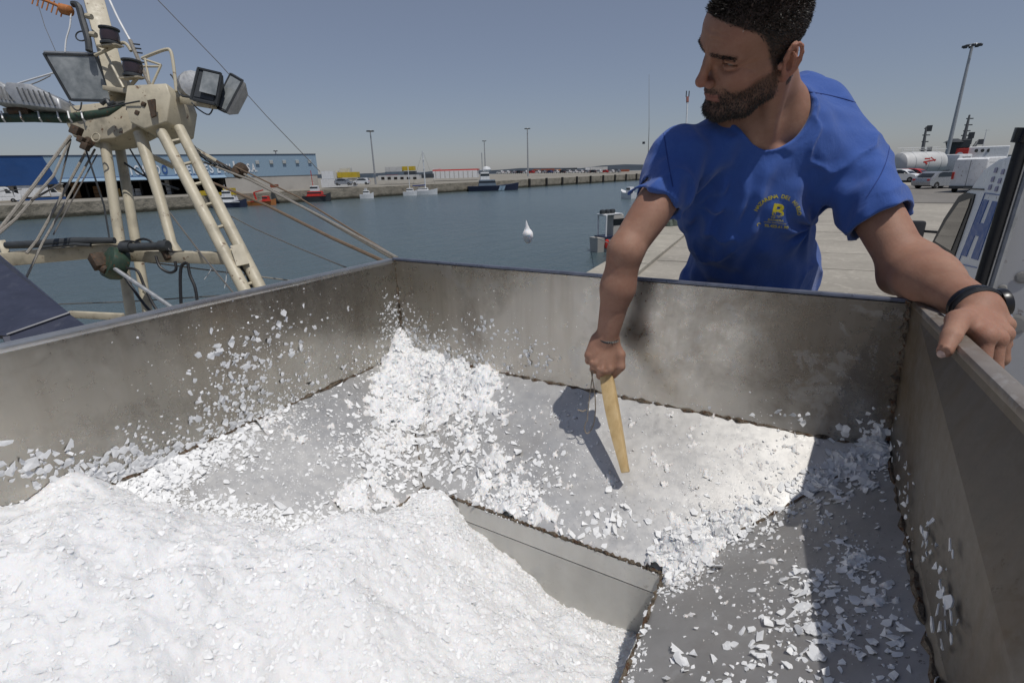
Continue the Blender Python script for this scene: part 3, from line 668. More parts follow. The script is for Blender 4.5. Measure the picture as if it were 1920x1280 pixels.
# --- head
def seg2(p, pts):
    r = None
    for a, b in zip(pts[:-1], pts[1:]):
        v = np.array(b) - a; w = p - np.array(a); h = np.clip(w @ v / (v @ v), 0, 1); x = np.linalg.norm(w - h[:, None] * v, axis=1); r = x if r is None else np.minimum(r, x)
    return r
def ear(q):
    c = np.array([-.010, .079, .003]); ax = np.array([[.86, .42, .28], [-.42, .9, .0], [-.26, -.12, .96]])
    d = ell(q, c + [-.004, .004, 0], (.0195, .0085, .034), ax)
    ring = [c + np.array([-.002 + .0165 * math.cos(t) * .95 - .006 * math.sin(t), .0085 + .003 * (1 - math.cos(t)), .004 + .029 * math.sin(t)]) for t in np.linspace(-.6 + .9, 4.3, 9)]
    d = smax(d, -ell(q, c + [.002, .011, -.001], (.0085, .008, .0125)), .003); d = smax(d, -ell(q, c + [-.004, .011, .014], (.007, .006, .011)), .003)
    d = smin(d, chain(q, ring, [.0036] * 9, .002), .003); d = smin(d, sph(q, c + [.004, .003, -.030], .0078), .006)
    d = smin(d, ell(q, c + [.013, .001, -.004], (.005, .005, .008)), .003); d = smin(d, chain(q, [c + np.array([-.006, .009, -.016]), c + np.array([-.010, .010, .004]), c + np.array([-.004, .009, .018])], [.0028, .003, .0025]), .003)
    return d
def head(p):
    r0 = (p - HC.astype(F32)) @ HR.astype(F32) / F32(HS); q = r0.copy(); q[:, 1] = np.abs(q[:, 1])
    d = ell(q, (.002, 0, .050), (.098, .077, .089)); d = smin(d, ell(q, (.050, 0, .062), (.051, .062, .052)), .02)
    d = smin(d, ell(q, (.040, 0, -.018), (.054, .060, .072)), .022)
    d = smin(d, chain(q, [(.006, .058, -.015), (.012, .057, -.052), (.048, .042, -.080), (.082, .010, -.090)], [.016, .017, .0175, .018], .01), .02)
    d = smin(d, ell(q, (.083, 0, -.089), (.020, .024, .018)), .014); d = smin(d, ell(q, (.068, 0, -.043), (.034, .033, .034)), .016)
    d = smin(d, chain(q, [(.076, .034, -.010), (.055, .054, -.004), (.022, .068, .004)], [.015, .0135, .009]), .018)
    d = smin(d, chain(q, [(.095, .008, .0405), (.090, .030, .0430), (.072, .051, .0385)], [.0085, .0098, .008]), .013)
    d = smax(d, -ell(q, (.099, .033, .0225), (.030, .021, .0125)), .010)                       # sockets
    d = smin(d, sph(q, (.0712, .0325, .0235), .0140), .0025)                                    # lids over the ball
    d = smin(d, chain(q, [(.0850, .018, .0275), (.0862, .032, .0295), (.077, .047, .0260)], [.003, .0036, .003]), .004)
    d = smin(d, chain(q, [(.0825, .020, .0155), (.0845, .033, .0135), (.076, .047, .0165)], [.003, .0042, .003]), .005)
    d = smin(d, chain(q, [(.0935, 0, .036), (.107, 0, .012), (.1175, 0, -.010)], [.008, .0085, .0105], .006), .009)     # nose
    d = smin(d, ell(q, (.118, 0, -.013), (.0105, .0115, .010)), .005); d = smin(d, ell(q, (.1055, .0135, -.0185), (.0105, .0075, .0085)), .005)
    d = smin(d, chain(q, [(.100, .004, -.026), (.094, 0, -.036)], [.006, .008]), .006)
    d = smax(d, -ell(q, (.1085, .0072, -.0268), (.0065, .0035, .0042)), .002)
    d = smin(d, chain(q, [(.1035, 0, -.0455), (.098, .013, -.047), (.086, .026, -.0505)], [.0048, .0045, .003]), .004)
    d = smin(d, chain(q, [(.1015, 0, -.0555), (.096, .013, -.0545), (.086, .025, -.0515)], [.0056, .005, .003]), .004)
    d = smax(d, -chain(q, [(.1095, 0, -.0500), (.103, .014, -.0502), (.088, .028, -.0512)], [.0014, .0014, .0016]), .002)
    pa, ps = np.stack([q[:, 1], q[:, 2]], 1), np.stack([q[:, 0], q[:, 2]], 1); fr_ = (q[:, 0] > .055) * 1.0; sd_ = ((q[:, 1] > .04) & (q[:, 0] > .03)) * 1.0
    for pts, A, w in (([(0, .068), (.02, .071), (.04, .067)], .0012, .0018), ([(0, .080), (.02, .083), (.04, .079)], .0012, .0018), ([(.0055, .051), (.0065, .036)], .0016, .0018), ([(.016, -.010), (.026, -.024), (.035, -.043)], .0038, .0045),
                      ([(.016, .013), (.030, .0075), (.044, .010), (.050, .015)], .0022, .0030), ([(.018, .0285), (.033, .0325), (.048, .0275)], .0016, .0016), ([(.0195, .0215), (.033, .0228), (.0475, .0205)], .0052, .0019), ([(.014, .004), (.012, .03)], .0022, .004)):
        d = d + fr_ * A * np.exp(-(seg2(pa, pts) / w) ** 2)
    for pts, A, w in (([(.068, .026), (.050, .036)], .0013, .0016), ([(.068, .0215), (.048, .0225)], .0013, .0016), ([(.068, .017), (.050, .009)], .0013, .0016)): d = d + sd_ * A * np.exp(-(seg2(ps, pts) / w) ** 2)
    d = smin(d, ear(q), .0035); return d * HS
def skin(p):
    d = np.full(len(p), .5, F32)
    neck0 = hw(-.022, 0, -.035)
    t = cone(p, neck0, NB, .052, .056)
    for s in (1, -1): t = smin(t, cone(p, hw(-.018, .052 * s, -.035), NOTCH + axX * .018 * s + cv(0, 0, .012), .020, .014), .03)
    t = smin(t, ell(p, hw(.052, 0, -.095), (.016, .016, .018)), .02)
    t = smin(t, cone(p, NB - axZ * .01, SR, .055, .05), .05); t = smin(t, cone(p, NB - axZ * .01, SL, .055, .05), .05)
    for s, Sh in ((-1, SR), (1, SL)): t = smin(t, cone(p, NOTCH + axX * .02 * s - axZ * .012, Sh + axY * -.02, .012, .012), .012)
    ch = NB - axZ * .17 - axY * .0
    t = smin(t, ell(p, ch, (.13, .085, .15), AX), .05)
    m = np.linalg.norm(p - HC.astype(F32), axis=1) < .23
    if m.any(): t[m] = smin(t[m], head(p[m]), .016)
    d = t
    # right arm (hangs into the bin) and left arm (on the side wall)
    a = smin(cone(p, SR, ER, .046, .0365), cone(p, ER, ER + (WR - ER) * .4, .0365, .0345), .012); a = smin(a, cone(p, ER + (WR - ER) * .4, WR, .0345, .0238), .02)
    a = smin(a, ell(p, SR + (ER - SR) * .55 + cv(.008, 0, -.016), (.024, .029, .062), [nrm(np.cross(ER - SR, [0, 1, .2])), nrm(np.cross(ER - SR, np.cross(ER - SR, [0, 1, .2]))), nrm(ER - SR)]), .03)
    d = smin(d, a, .03)
    fl = WL_ - EL
    b = smin(cone(p, SL, EL, .050, .041), cone(p, EL, EL + fl * .28, .041, .044), .03); b = smin(b, cone(p, EL + fl * .28, WL_, .0445, .0285), .03)
    b = smin(b, sph(p, EL + cv(-.012, .020, .022), .021), .03); b = smin(b, cone(p, EL + cv(.02, -.012, -.012), EL + fl * .45 + cv(.004, -.01, 0), .034, .03), .028)
    b = smax(b, -cone(p, EL + cv(.004, -.060, -.035), EL + cv(.052, -.050, -.05), .0025, .0025), .012)
    d = smin(d, b, .022)
    for fn, c in ((hand_r, WR), (hand_l, WL_)):
        m = np.linalg.norm(p - c.astype(F32), axis=1) < .19
        if m.any(): d[m] = smin(d[m], fn(p[m]), .012)
    return d
# right hand: back towards us, knuckles down, fingers closed round the bar
TIP = np.array([.825, -.217, ZC - .629]); HB = P(1136, 684, 1.172); BD = nrm(TIP - HB)
RK = [P(1141, 691, 1.148), P(1128, 692, 1.146), P(1115, 681, 1.150), P(1105, 666, 1.158)]       # index .. little
def curl(p, k, r, d1, d2, d3, L): 
    a = k; b = a + nrm(d1) * L[0]; c = b + nrm(d2) * L[1]; e = c + nrm(d3) * L[2]; return chain(p, [a, b, c, e], [r * 1.06, r, r * .93, r * .8], .004)
def hand_r(p):
    d = None
    for i, k in enumerate(RK):
        w = WR + cv(.012 - .011 * i, .004, .004); c = cone(p, w, k, .0165, .0125 if i < 3 else .0115); d = c if d is None else smin(d, c, .009)
    for i, k in enumerate(RK):
        L = [(.036, .026, .018), (.038, .028, .018), (.036, .026, .018), (.031, .021, .016)][i]; r = [.0098, .01, .0096, .0086][i]
        f = curl(p, k, r, cv(.10, .42, .9), cv(.32, -.55, .62), cv(.30, -.85, -.35), L); d = smin(d, f, .0035)
        d = smin(d, sph(p, k + cv(0, -.001, -.003), r * .98), .005)
    th = chain(p, [WR + cv(.014, .012, .004), P(1162, 665, 1.150), P(1163, 687, 1.150), P(1150, 703, 1.166)], [.0155, .0125, .0108, .0085], .004)
    d = smin(d, th, .006)
    for i in range(3): d = smax(d, -cone(p, RK[i] * .5 + RK[i + 1] * .5 + cv(0, .001, -.0125), WR * .45 + (RK[i] + RK[i + 1]) * .275 + cv(0, 0, -.022), .002, .001), .006)
    return d
LK = [P(1848, 632, .728), P(1868, 636, .742), P(1880, 627, .762), P(1884, 610, .785)]
def hand_l(p):
    d = None
    for i, k in enumerate(LK):
        w = WL_ + cv(-.014 + .009 * i, .004 - .004 * i, .004); c = cone(p, w, k, .018, .0135 if i < 3 else .0125); d = c if d is None else smin(d, c, .011)
    for i, k in enumerate(LK):
        L = [(.040, .024, .018), (.042, .026, .018), (.038, .024, .018), (.031, .02, .016)][i]; r = [.0104, .0106, .01, .009][i]
        d1 = np.array([.06 + .05 * i, -.26 + .1 * i, -1.0]); f = curl(p, k, r, d1, np.array([-.55, -.05, -.85]), np.array([-.9, 0, -.4]), L); d = smin(d, f, .0035); d = smin(d, sph(p, k + np.array([.002, 0, .003]), r * 1.02), .006)
    th = chain(p, [WL_ + cv(-.012, .010, -.004), P(1797, 601, .745), P(1784, 630, .716), P(1772, 657, .706)], [.017, .0155, .0118, .0098], .005)
    d = smin(d, th, .009); d = smin(d, cone(p, P(1800, 602, .752), P(1846, 624, .735), .011, .012), .012)
    return d
g = N('tanned_skin'); be = g.attr('beard'); lip = g.attr('lip'); rd = g.attr('red')
f1 = g.noise(18, 4, .6); f2 = g.noise(180, 4, .6)
col = g.ramp(f1, [(.3, (.27, .145, .098, 1)), (.7, (.385, .225, .158, 1))]); col = g.mix(g.ramp(g.noise(7, 3), [(.4, 0.0), (.7, .4)]), col, (.36, .17, .12, 1)); col = g.mix(g.ramp(f2, [(.4, 0.0), (.75, .25)]), col, (.25, .11, .075, 1))
col = g.mix(rd, col, (.36, .125, .085, 1)); col = g.mix(lip, col, (.27, .11, .085, 1)); col = g.mix(be, col, (.035, .026, .022, 1))
g.set(Base_Color=col, Roughness=.58, Subsurface_Weight=.15, Subsurface_Radius=(.012, .004, .002), Subsurface_Scale=.5, Specular_IOR_Level=.3); g.bump(g.math('ADD', g.noise(420, 3, .6), g.math('MULTIPLY', g.noise(90, 4, .6), .7)), .28, .002)
M_skin = g.m
man = thing('person', (HIP[0], HIP[1], .95), 'bearded man in a blue T-shirt leaning over the hopper, holding a wooden bar', 'person')
body, bme, bv = sdf_object('body', skin, np.minimum.reduce([SR, ER, WR, WL_, HC]) - [.11, .20, .16], np.maximum.reduce([SL, EL, WL_, NB, HC]) + [.09, .12, .17], .0022, M_skin, man)
def smst(a, b, x): t = np.clip((x - a) / (b - a), 0, 1); return t * t * (3 - 2 * t)
HL = (bv - HC) @ HR / HS; al = np.abs(HL[:, 1]); F_, U_ = HL[:, 0], HL[:, 2]; near = np.linalg.norm(HL - [.02, 0, 0], axis=1) < .2
earz = (al > .0785) & (F_ > -.036) & (F_ < .012) & (U_ > -.042) & (U_ < .045)
def hairmask(f, a, u):
    fb = np.interp(u, [-.03, .0, .03, .055, .075, .092, .105, .14], [.010, .018, .023, .032, .045, .074, .10, .14])
    m = smst(.006, -.004, f - fb) * smst(-.07, -.045, u - np.where(f < -.02, 0, .05)); low = np.where(f > -.012, -.02, -.055 - .0 * f); return m * (u > low)
def beardmask(f, a, u):
    top = np.interp(f, [-.01, .012, .03, .055, .075, .09, .12], [.0, -.006, -.020, -.034, -.038, -.030, -.0305])
    m = smst(.009, -.010, u - top) * smst(-.012, .006, f - np.interp(u, [-.13, -.10, -.07, -.03, 0], [.045, .03, .008, .002, .004])) * smst(-.128, -.112, u)
    cheek = (f > .07) & (f < .094) & (a > .018) & (a < .030) & (u > -.040) ; m = np.where(cheek, m * .4, m)
    lipz = (f > .086) & (a < .024) & (u < -.0425) & (u > -.0605); sou = (f > .088) & (a < .016) & (a > .006) & (u < -.0605) & (u > -.068)
    return np.where(lipz, 0, m) * np.where(sou, .55, 1)
hm = np.where(near & ~earz, hairmask(F_, al, U_), 0); bmk = np.where(near & ~earz, beardmask(F_, al, U_), 0)
lipm = np.where(near, ((F_ > .084) & (al < .027) & (U_ < -.042) & (U_ > -.061)) * 1.0, 0)
redm = np.where(near, .45 * np.exp(-((F_ - .118) ** 2 + al ** 2 + (U_ + .012) ** 2) / .02 ** 2) + .4 * earz * (al > .082) + .3 * np.exp(-((F_ - .07) ** 2 + (al - .05) ** 2 + U_ ** 2) / .022 ** 2) + .25 * np.exp(-((F_ - .07) ** 2 + (al - .04) ** 2 + (U_ - .085) ** 2) / .03 ** 2), 0)
lash = np.where(near & (F_ > .06), np.exp(-(seg2(np.stack([al, U_ - .0008], 1), [(.0195, .0215), (.033, .0232), (.0485, .0205)]) / .0016) ** 2), 0)
for nm_, arr in (('beard', np.clip(np.maximum(np.maximum(bmk * .62, hm * .9), lash), 0, 1)), ('lip', lipm * .8), ('red', redm)):
    a_ = bme.attributes.new(nm_, 'FLOAT', 'POINT'); a_.data.foreach_set('value', arr.astype(F32))
no = np.empty(len(bv) * 3, F32); bme.vertices.foreach_get('normal', no); bn = no.reshape(-1, 3).astype(float)
# hair made of short tapering strands
rh = np.random.default_rng(5)
def strands(name, w, n, lenf, dirf, m, wid=.0011, bend=.3):
    i = rh.choice(len(bv), n, p=w / w.sum()); lo = HL[i]; nn = bn[i] @ HR; L = lenf(lo) * rh.uniform(.6, 1.25, n); D = dirf(lo, nn) + rh.normal(0, .22, (n, 3)); D /= np.linalg.norm(D, axis=1)[:, None]
    base = lo - nn * .0012 + rh.normal(0, .0009, (n, 3)); sd_ = np.cross(D, nn + rh.normal(0, .5, (n, 3))); sd_ /= np.linalg.norm(sd_, axis=1)[:, None] + 1e-9
    mid = base + D * (L * .55)[:, None]; D2 = D + np.array([0, 0, -bend]); D2 /= np.linalg.norm(D2, axis=1)[:, None]; tip = mid + D2 * (L * .45)[:, None]
    v = np.stack([base - sd_ * wid / 2, base + sd_ * wid / 2, mid + sd_ * wid * .4, mid - sd_ * wid * .4, tip], 1).reshape(-1, 3); v = HC + v @ HR.T * HS
    k = np.arange(n) * 5; f = np.stack([k, k + 1, k + 2, k + 3], 1).tolist() + np.stack([k + 3, k + 2, k + 4], 1).tolist()
    return link_mesh(name, v, f, m, man, False, False)
g = N('dark_hair'); g.set(Base_Color=g.ramp(g.noise(300, 2), [(.35, (.010, .008, .007, 1)), (.62, (.03, .024, .02, 1)), (.8, (.10, .09, .08, 1))]), Roughness=.45, Specular_IOR_Level=.35); M_hair = g.m
g = N('beard_hair'); g.set(Base_Color=g.ramp(g.noise(350, 2), [(.35, (.014, .011, .009, 1)), (.6, (.04, .032, .027, 1)), (.75, (.17, .155, .14, 1))]), Roughness=.45, Specular_IOR_Level=.35); M_beardh = g.m
strands('hair', hm + 1e-9, 22000, lambda q: np.interp(q[:, 2], [-.05, .02, .07, .12], [.002, .003, .008, .012]), lambda q, n: n * .38 + np.stack([np.interp(q[:, 2], [.06, .11], [-.4, .25]), 0 * q[:, 0], np.interp(q[:, 2], [.06, .11], [-.35, .45])], 1), M_hair, .0012)
strands('beard', np.clip(bmk, 0, 1) + 1e-9, 13000, lambda q: np.interp(q[:, 2], [-.12, -.085, -.05, -.01], [.009, .008, .0045, .0025]), lambda q, n: n * .55 + np.array([.1, 0, -.75]), M_beardh, .0009)
ebw = np.zeros(len(bv))
for a, b in (((.009, .0405), (.032, .0450)), ((.032, .0450), (.052, .0405))):
    v = np.array(b) - a; w = np.stack([al - a[0], U_ - a[1]], 1); h = np.clip(w @ v / (v @ v), 0, 1); ebw = np.maximum(ebw, np.exp(-(np.linalg.norm(w - h[:, None] * v, axis=1) / .0034) ** 2))
ebw = ebw * (F_ > .06)
strands('eyebrows', np.where(near & (ebw > .12), ebw, 0) + 1e-12, 1300, lambda q: .0065 + 0 * q[:, 0], lambda q, n: n * .35 + np.stack([-.35 + 0 * q[:, 0], np.sign(q[:, 1]) * .8, .15 + 0 * q[:, 0]], 1), M_hair, .0008)
g = N('eye'); g.set(Base_Color=(.09, .06, .045, 1), Roughness=.12); M_eye = g.m
for s in (1, -1):
    m = MB(); m.lathe([(.0005, -.0126), (.006, -.011), (.0105, -.007), (.0126, 0), (.0105, .007), (.006, .011), (.0005, .0126)], hw(.0705, .0325 * s, .0228), HR[:, 0], 16); m.build('eye', M_eye, man, True)

# --- shirt
g = N('blue_cotton'); wv = g.noise(900, 2); f1 = g.noise(7, 4, .6)
g.set(Base_Color=g.mix(g.ramp(wv, [(.3, 0.0), (.7, .5)]), g.ramp(f1, [(.3, (.031, .083, .31, 1)), (.7, (.043, .106, .37, 1))]), (.06, .125, .39, 1)), Roughness=.85, Sheen_Weight=.25, Sheen_Roughness=.5, Specular_IOR_Level=.2); g.bump(g.math('ADD', wv, g.math('MULTIPLY', g.noise(38, 5, .6, g.mapv((1, 1, .6)), 1.2), 3.0)), .4, .0022); M_shirt = g.m
cR, cL = SR + (ER - SR) * .50, SL + (EL - SL) * .50
dR, dL = nrm(ER - SR), nrm(EL - SL)
CH = NB - axZ * .155 - axY * .012; BE = HIP + axZ * .10
NCK = NB * .62 + NOTCH * .38 + axZ * .018 - axX * .020; NCD = nrm(axZ * .80 - axY * .60)          # neck opening: centre and axis
def shirt_outer(p):
    d = ell(p, CH, (.172, .118, .19), AX); d = smin(d, cone(p, CH - axZ * .05, BE, .118, .132), .07)
    d = smin(d, smin(cone(p, P(1500, 220, 1.17), P(1590, 282, 1.12), .076, .064), cone(p, P(1500, 220, 1.17), CH + cv(0, .0, .05), .080, .12), .05), .06)
    w = p - HIP.astype(F32); e = ell(p, BE - axZ * .09, (.178, .11, .24), AX); d = smin(d, e, .05)
    d = smin(d, cone(p, NB - axZ * .012, SR + axZ * .004, .058, .056), .05); d = smin(d, cone(p, NB - axZ * .012, SL + axZ * .004, .058, .058), .05)
    ar = cone(p, SR, SR + (ER - SR) * .72, .060, .063); ar = smax(ar, (p - cR.astype(F32)) @ (dR + cv(.10, .05, 0)).astype(F32), .004)
    ab = cone(p, SL, SL + (EL - SL) * .70, .063, .068); ab = smax(ab, (p - cL.astype(F32)) @ (dL + cv(.12, .10, 0)).astype(F32), .004)
    d = smin(d, ar, .022); d = smin(d, ab, .022)
    # folds
    X, Y, Z = (p - CH.astype(F32)) @ axX.astype(F32), (p - CH.astype(F32)) @ axY.astype(F32), (p - CH.astype(F32)) @ axZ.astype(F32)
    L = np.stack([X, Y, Z], 1); wx = X + .012 * vnoise(L, 14)
    fold = .0045 * np.sin(wx * 150 + 2 * vnoise(L * [1, 1, .3], 9)) * smst(.06, -.05, X) * smst(.12, .0, Z) * smst(-.28, -.05, Z)
    fold = fold + .0085 * vnoise(L @ np.array([[.9, 0, .5], [0, 1, 0], [-.35, 0, .35]]), 16) + .0045 * vnoise(L @ np.array([[.5, 0, .6], [0, 1, 0], [-.6, 0, .5]]), 38)
    rid = vnoise(L @ np.array([[.8, 0, .35], [0, .8, 0], [-.5, 0, .3]]) + .02 * vnoise(L, 25)[:, None], 11); fold = fold - .0065 * np.clip(1 - np.abs(rid) * 3.2, 0, 1) ** 2 + .0015
    for S0, A0, s in ((SR, SR - axZ * .10 + axX * .055, -1), (SL, SL - axZ * .11 - axX * .055, 1)):
        v = p - A0.astype(F32); r = np.sqrt((v * v).sum(1)); an = np.arctan2(v @ axZ.astype(F32), v @ axX.astype(F32) * -s); fold = fold + .006 * np.sin(an * 7 + 1.3 * s + 5 * vnoise(p, 9)) * np.exp(-(r / .12) ** 2) * smst(.01, .05, r)
    d = d + fold
    # ribbed collar band
    v = p - NCK.astype(F32); t = v @ NCD.astype(F32); rad = np.sqrt(np.maximum((v * v).sum(1) - t * t, 0)); d = d - .0022 * smst(.092, .089, rad)
    return d
def shirt(p):
    o = shirt_outer(p); v = p - NCK.astype(F32); q = np.stack([v @ axX.astype(F32), v @ np.cross(NCD, axX).astype(F32), v @ NCD.astype(F32)], 1)
    hole = np.sqrt((q[:, 0] / .96) ** 2 + (q[:, 1] / 1.05) ** 2) - .080; hole = smax(hole, -q[:, 2] - .16, .01)
    o = smax(o, -hole, .008)
    o = smax(o, -cone(p, SR + (ER - SR) * .40, ER, .048, .054), .003); o = smax(o, -cone(p, SL + (EL - SL) * .34, EL, .054, .060), .003)
    return o
tee, tme, tv = sdf_object('t_shirt', shirt, np.minimum.reduce([SR, cR, HIP - [.2, .2, .10], CH - .22]) - [.10, .10, .02], np.maximum.reduce([SL, cL, HIP + [.2, .2, 0], NB]) + [.12, .12, .10], .0033, M_shirt, man)
tbv = BVHTree.FromPolygons([tuple(v) for v in tv], [tuple(p.vertices) for p in tme.polygons])
def snap(p, d, off):
    r = tbv.ray_cast(Vector(p), Vector(d)); 
    return None if r[0] is None else np.array(r[0]) - np.array(d) * off
# seams: collar edge, shoulder seam, sleeve hems
M_seam = paint('blue_thread', (.018, .045, .2), .9)
def seam(pts, name='seam', r=.0011):
    out = []
    for (x, y) in pts:
        d = nrm(ray(x, y)); q = snap(CAM + d * .2, d, .0006)
        if q is not None: out.append(q)
    m = MB()
    if len(out) > 2: m.tube(out, r, 5); m.build(name, M_seam, tee)
def sp(pts, n=8):
    o = []; pts = [np.array(p, float) for p in pts]
    for i in range(len(pts) - 1):
        a, b, c, d = pts[max(i - 1, 0)], pts[i], pts[i + 1], pts[min(i + 2, len(pts) - 1)]
        for k in range(n):
            t = k / n; o.append(.5 * (2 * b + (c - a) * t + (2 * a - 5 * b + 4 * c - d) * t * t + (3 * b - 3 * c + d - a) * t ** 3))
    o.append(pts[-1]); return o
seam(sp([(1515, 172), (1560, 180), (1610, 195), (1655, 222)])); seam(sp([(1300, 205), (1270, 222), (1244, 246)])); seam(sp([(1656, 226), (1668, 270), (1655, 320), (1625, 370)]), r=.0009); seam(sp([(1244, 246), (1252, 300), (1262, 350)]), r=.0009)
# chest print
def text_verts(s, size, sx=1.0, bold=0.0):
    cu = bpy.data.curves.new('t', 'FONT'); cu.body = s; cu.size = size; cu.align_x = 'CENTER'; cu.offset = bold; cu.resolution_u = 3
    o = bpy.data.objects.new('t', cu); C.objects.link(o); dg = bpy.context.evaluated_depsgraph_get(); me = bpy.data.meshes.new_from_object(o.evaluated_get(dg)); bpy.data.objects.remove(o)
    bm = bmesh.new(); bm.from_mesh(me); bmesh.ops.triangulate(bm, faces=bm.faces); bmesh.ops.subdivide_edges(bm, edges=[e for e in bm.edges if e.calc_length() > size * .25], cuts=1, use_grid_fill=False); bmesh.ops.triangulate(bm, faces=bm.faces)
    v = np.array([list(x.co) for x in bm.verts]); f = [[q.index for q in p.verts] for p in bm.faces]; bm.free(); return v * [sx, 1, 1], f
LO = P(1459, 395, 1.0); _d = nrm(ray(1459, 395)); _h = tbv.ray_cast(Vector(CAM + _d * .2), Vector(_d))
LP = np.array(_h[0]); lnx = nrm(nrm(ray(1499, 401)) * np.linalg.norm(LP - CAM) - nrm(ray(1419, 393)) * np.linalg.norm(LP - CAM)); lnd = nrm(_d - lnx * (_d @ lnx)); lny = np.cross(lnx, lnd); lny = lny if lny[2] > 0 else -lny
lpx = np.linalg.norm(LP - CAM) / FPX / np.linalg.norm(ray(1459, 395)) * np.linalg.norm(ray(1459, 395)) * (1 / np.linalg.norm(ray(1459, 395))) * .74   # metres per picture pixel near the print
def print_on(v, f, name='print', m=None):
    out = []
    for q in v:
        r = snap(LP + lnx * q[0] + lny * q[1] - lnd * .12, lnd, .0009); out.append(LP + lnx * q[0] + lny * q[1] if r is None else r)
    return link_mesh(name, np.array(out), f, m, tee, False, False)
M_yel = paint('yellow_print', (.56, .47, .03), .7, 0, .12, 200)
V_, F_2 = [], []
def acc(v, f):
    b = sum(len(x) for x in V_); V_.append(v); F_2.extend([[i + b for i in q] for q in f])
word = 'NAZARENA DEL HIELO'; n = len(word); ra = 47 * lpx
for i, ch in enumerate(word):
    if ch == ' ': continue
    t = R(74 - 148 * i / (n - 1)); v, f = text_verts(ch, 12.5 * lpx, 1.0, .35 * lpx); c, s = math.cos(t), math.sin(t)
    x = v[:, 0] * c - v[:, 1] * s; y = v[:, 0] * s + v[:, 1] * c; acc(np.stack([x - math.sin(t) * ra, y + (math.cos(t) * ra - 16 * lpx) * .98, v[:, 2]], 1), f)
v, f = text_verts('B', 47 * lpx, 1.12, 1.4 * lpx); v[:, 1] -= 17 * lpx; keep_ = []
acc(v, f)
v, f = text_verts('BARRERA', 8 * lpx, 1.1); v[:, 1] -= 26.5 * lpx; acc(v, f)
v, f = text_verts('www.barrera.es', 5.5 * lpx, 1.5); v[:, 1] -= 32 * lpx; acc(v, f)
v, f = text_verts('95.425.61.90', 9.5 * lpx, 1.15, .2 * lpx); v[:, 1] -= 42.5 * lpx; v[:, 0] += 5 * lpx; acc(v, f)
k = np.linspace(.3, 4.4, 12); ro, ri = 4.6 * lpx, 3.0 * lpx; c0 = np.array([-36 * lpx, -39 * lpx, 0])
acc(np.concatenate([[c0 + [ro * math.cos(t), ro * math.sin(t), 0] for t in k], [c0 + [ri * math.cos(t), ri * math.sin(t), 0] for t in k]]), [[i, i + 1, 13 + i, 12 + i] for i in range(11)])
print_on(np.concatenate(V_), F_2, 'print', M_yel)
V_, F_2 = [], []                                                    # blue snow-crystal cut into the letter's foot
def strip(x0, y0, x1, y1, w):
    d = np.array([x1 - x0, y1 - y0]); n_ = np.array([-d[1], d[0]]) / np.linalg.norm(d) * w / 2; ps = []
    for t in np.linspace(0, 1, 5): ps += [[x0 + d[0] * t + n_[0], y0 + d[1] * t + n_[1], 0], [x0 + d[0] * t - n_[0], y0 + d[1] * t - n_[1], 0]]
    acc(np.array(ps) * lpx, [[2 * i, 2 * i + 1, 2 * i + 3, 2 * i + 2] for i in range(4)])
for a in (20, 55, 90, 125, 160):
    c, s = math.cos(R(a)), math.sin(R(a)); strip(0, -18, 15 * c, -18 + 15 * s, 1.7)
    for q in (.5, .78): strip(15 * c * q, -18 + 15 * s * q, 15 * c * q + 4 * math.cos(R(a + 50)), -18 + 15 * s * q + 4 * math.sin(R(a + 50)), 1.2); strip(15 * c * q, -18 + 15 * s * q, 15 * c * q + 4 * math.cos(R(a - 50)), -18 + 15 * s * q + 4 * math.sin(R(a - 50)), 1.2)
v_ = np.concatenate(V_); 
out = []
for q in v_:
    r = snap(LP + lnx * q[0] + lny * q[1] - lnd * .12, lnd, .0014); out.append(LP + lnx * q[0] + lny * q[1] if r is None else r)
link_mesh('print', np.array(out), F_2, M_shirt, tee, False, False)
# --- trousers and shoes (behind the bin)
g = N('dark_denim'); g.set(Base_Color=g.ramp(g.noise(40, 4), [(.3, (.012, .016, .03, 1)), (.7, (.03, .036, .055, 1))]), Roughness=.9); M_den = g.m
KN = [HIP + axX * s * .11 + np.array([0, -.05, -.44]) for s in (-1, 1)]; FT = [np.array([k[0] + axX[0] * .02 * s, k[1] + .06, 1.03]) for s, k in zip((-1, 1), KN)]
def trousers(p):
    d = ell(p, HIP + axZ * .0, (.155, .11, .15), AX)
    for s, k, f in zip((-1, 1), KN, FT): d = smin(d, smin(cone(p, HIP + axX * s * .085 - axZ * .05, k, .088, .062), cone(p, k, f, .062, .052), .02), .03)
    return d
sdf_object('trousers', trousers, np.minimum.reduce([HIP, *FT, *KN]) - [.2, .2, .08], np.maximum.reduce([HIP, *FT, *KN]) + [.2, .2, .18], .008, M_den, man)
for f in FT:
    m = MB(); m.lathe([(.02, -.05), (.045, -.04), (.05, .03), (.044, .12), (.02, .16)], f + [0, -.03, -.035], (0, -1, 0), 14); m.build('shoe', M_fend, man, True)
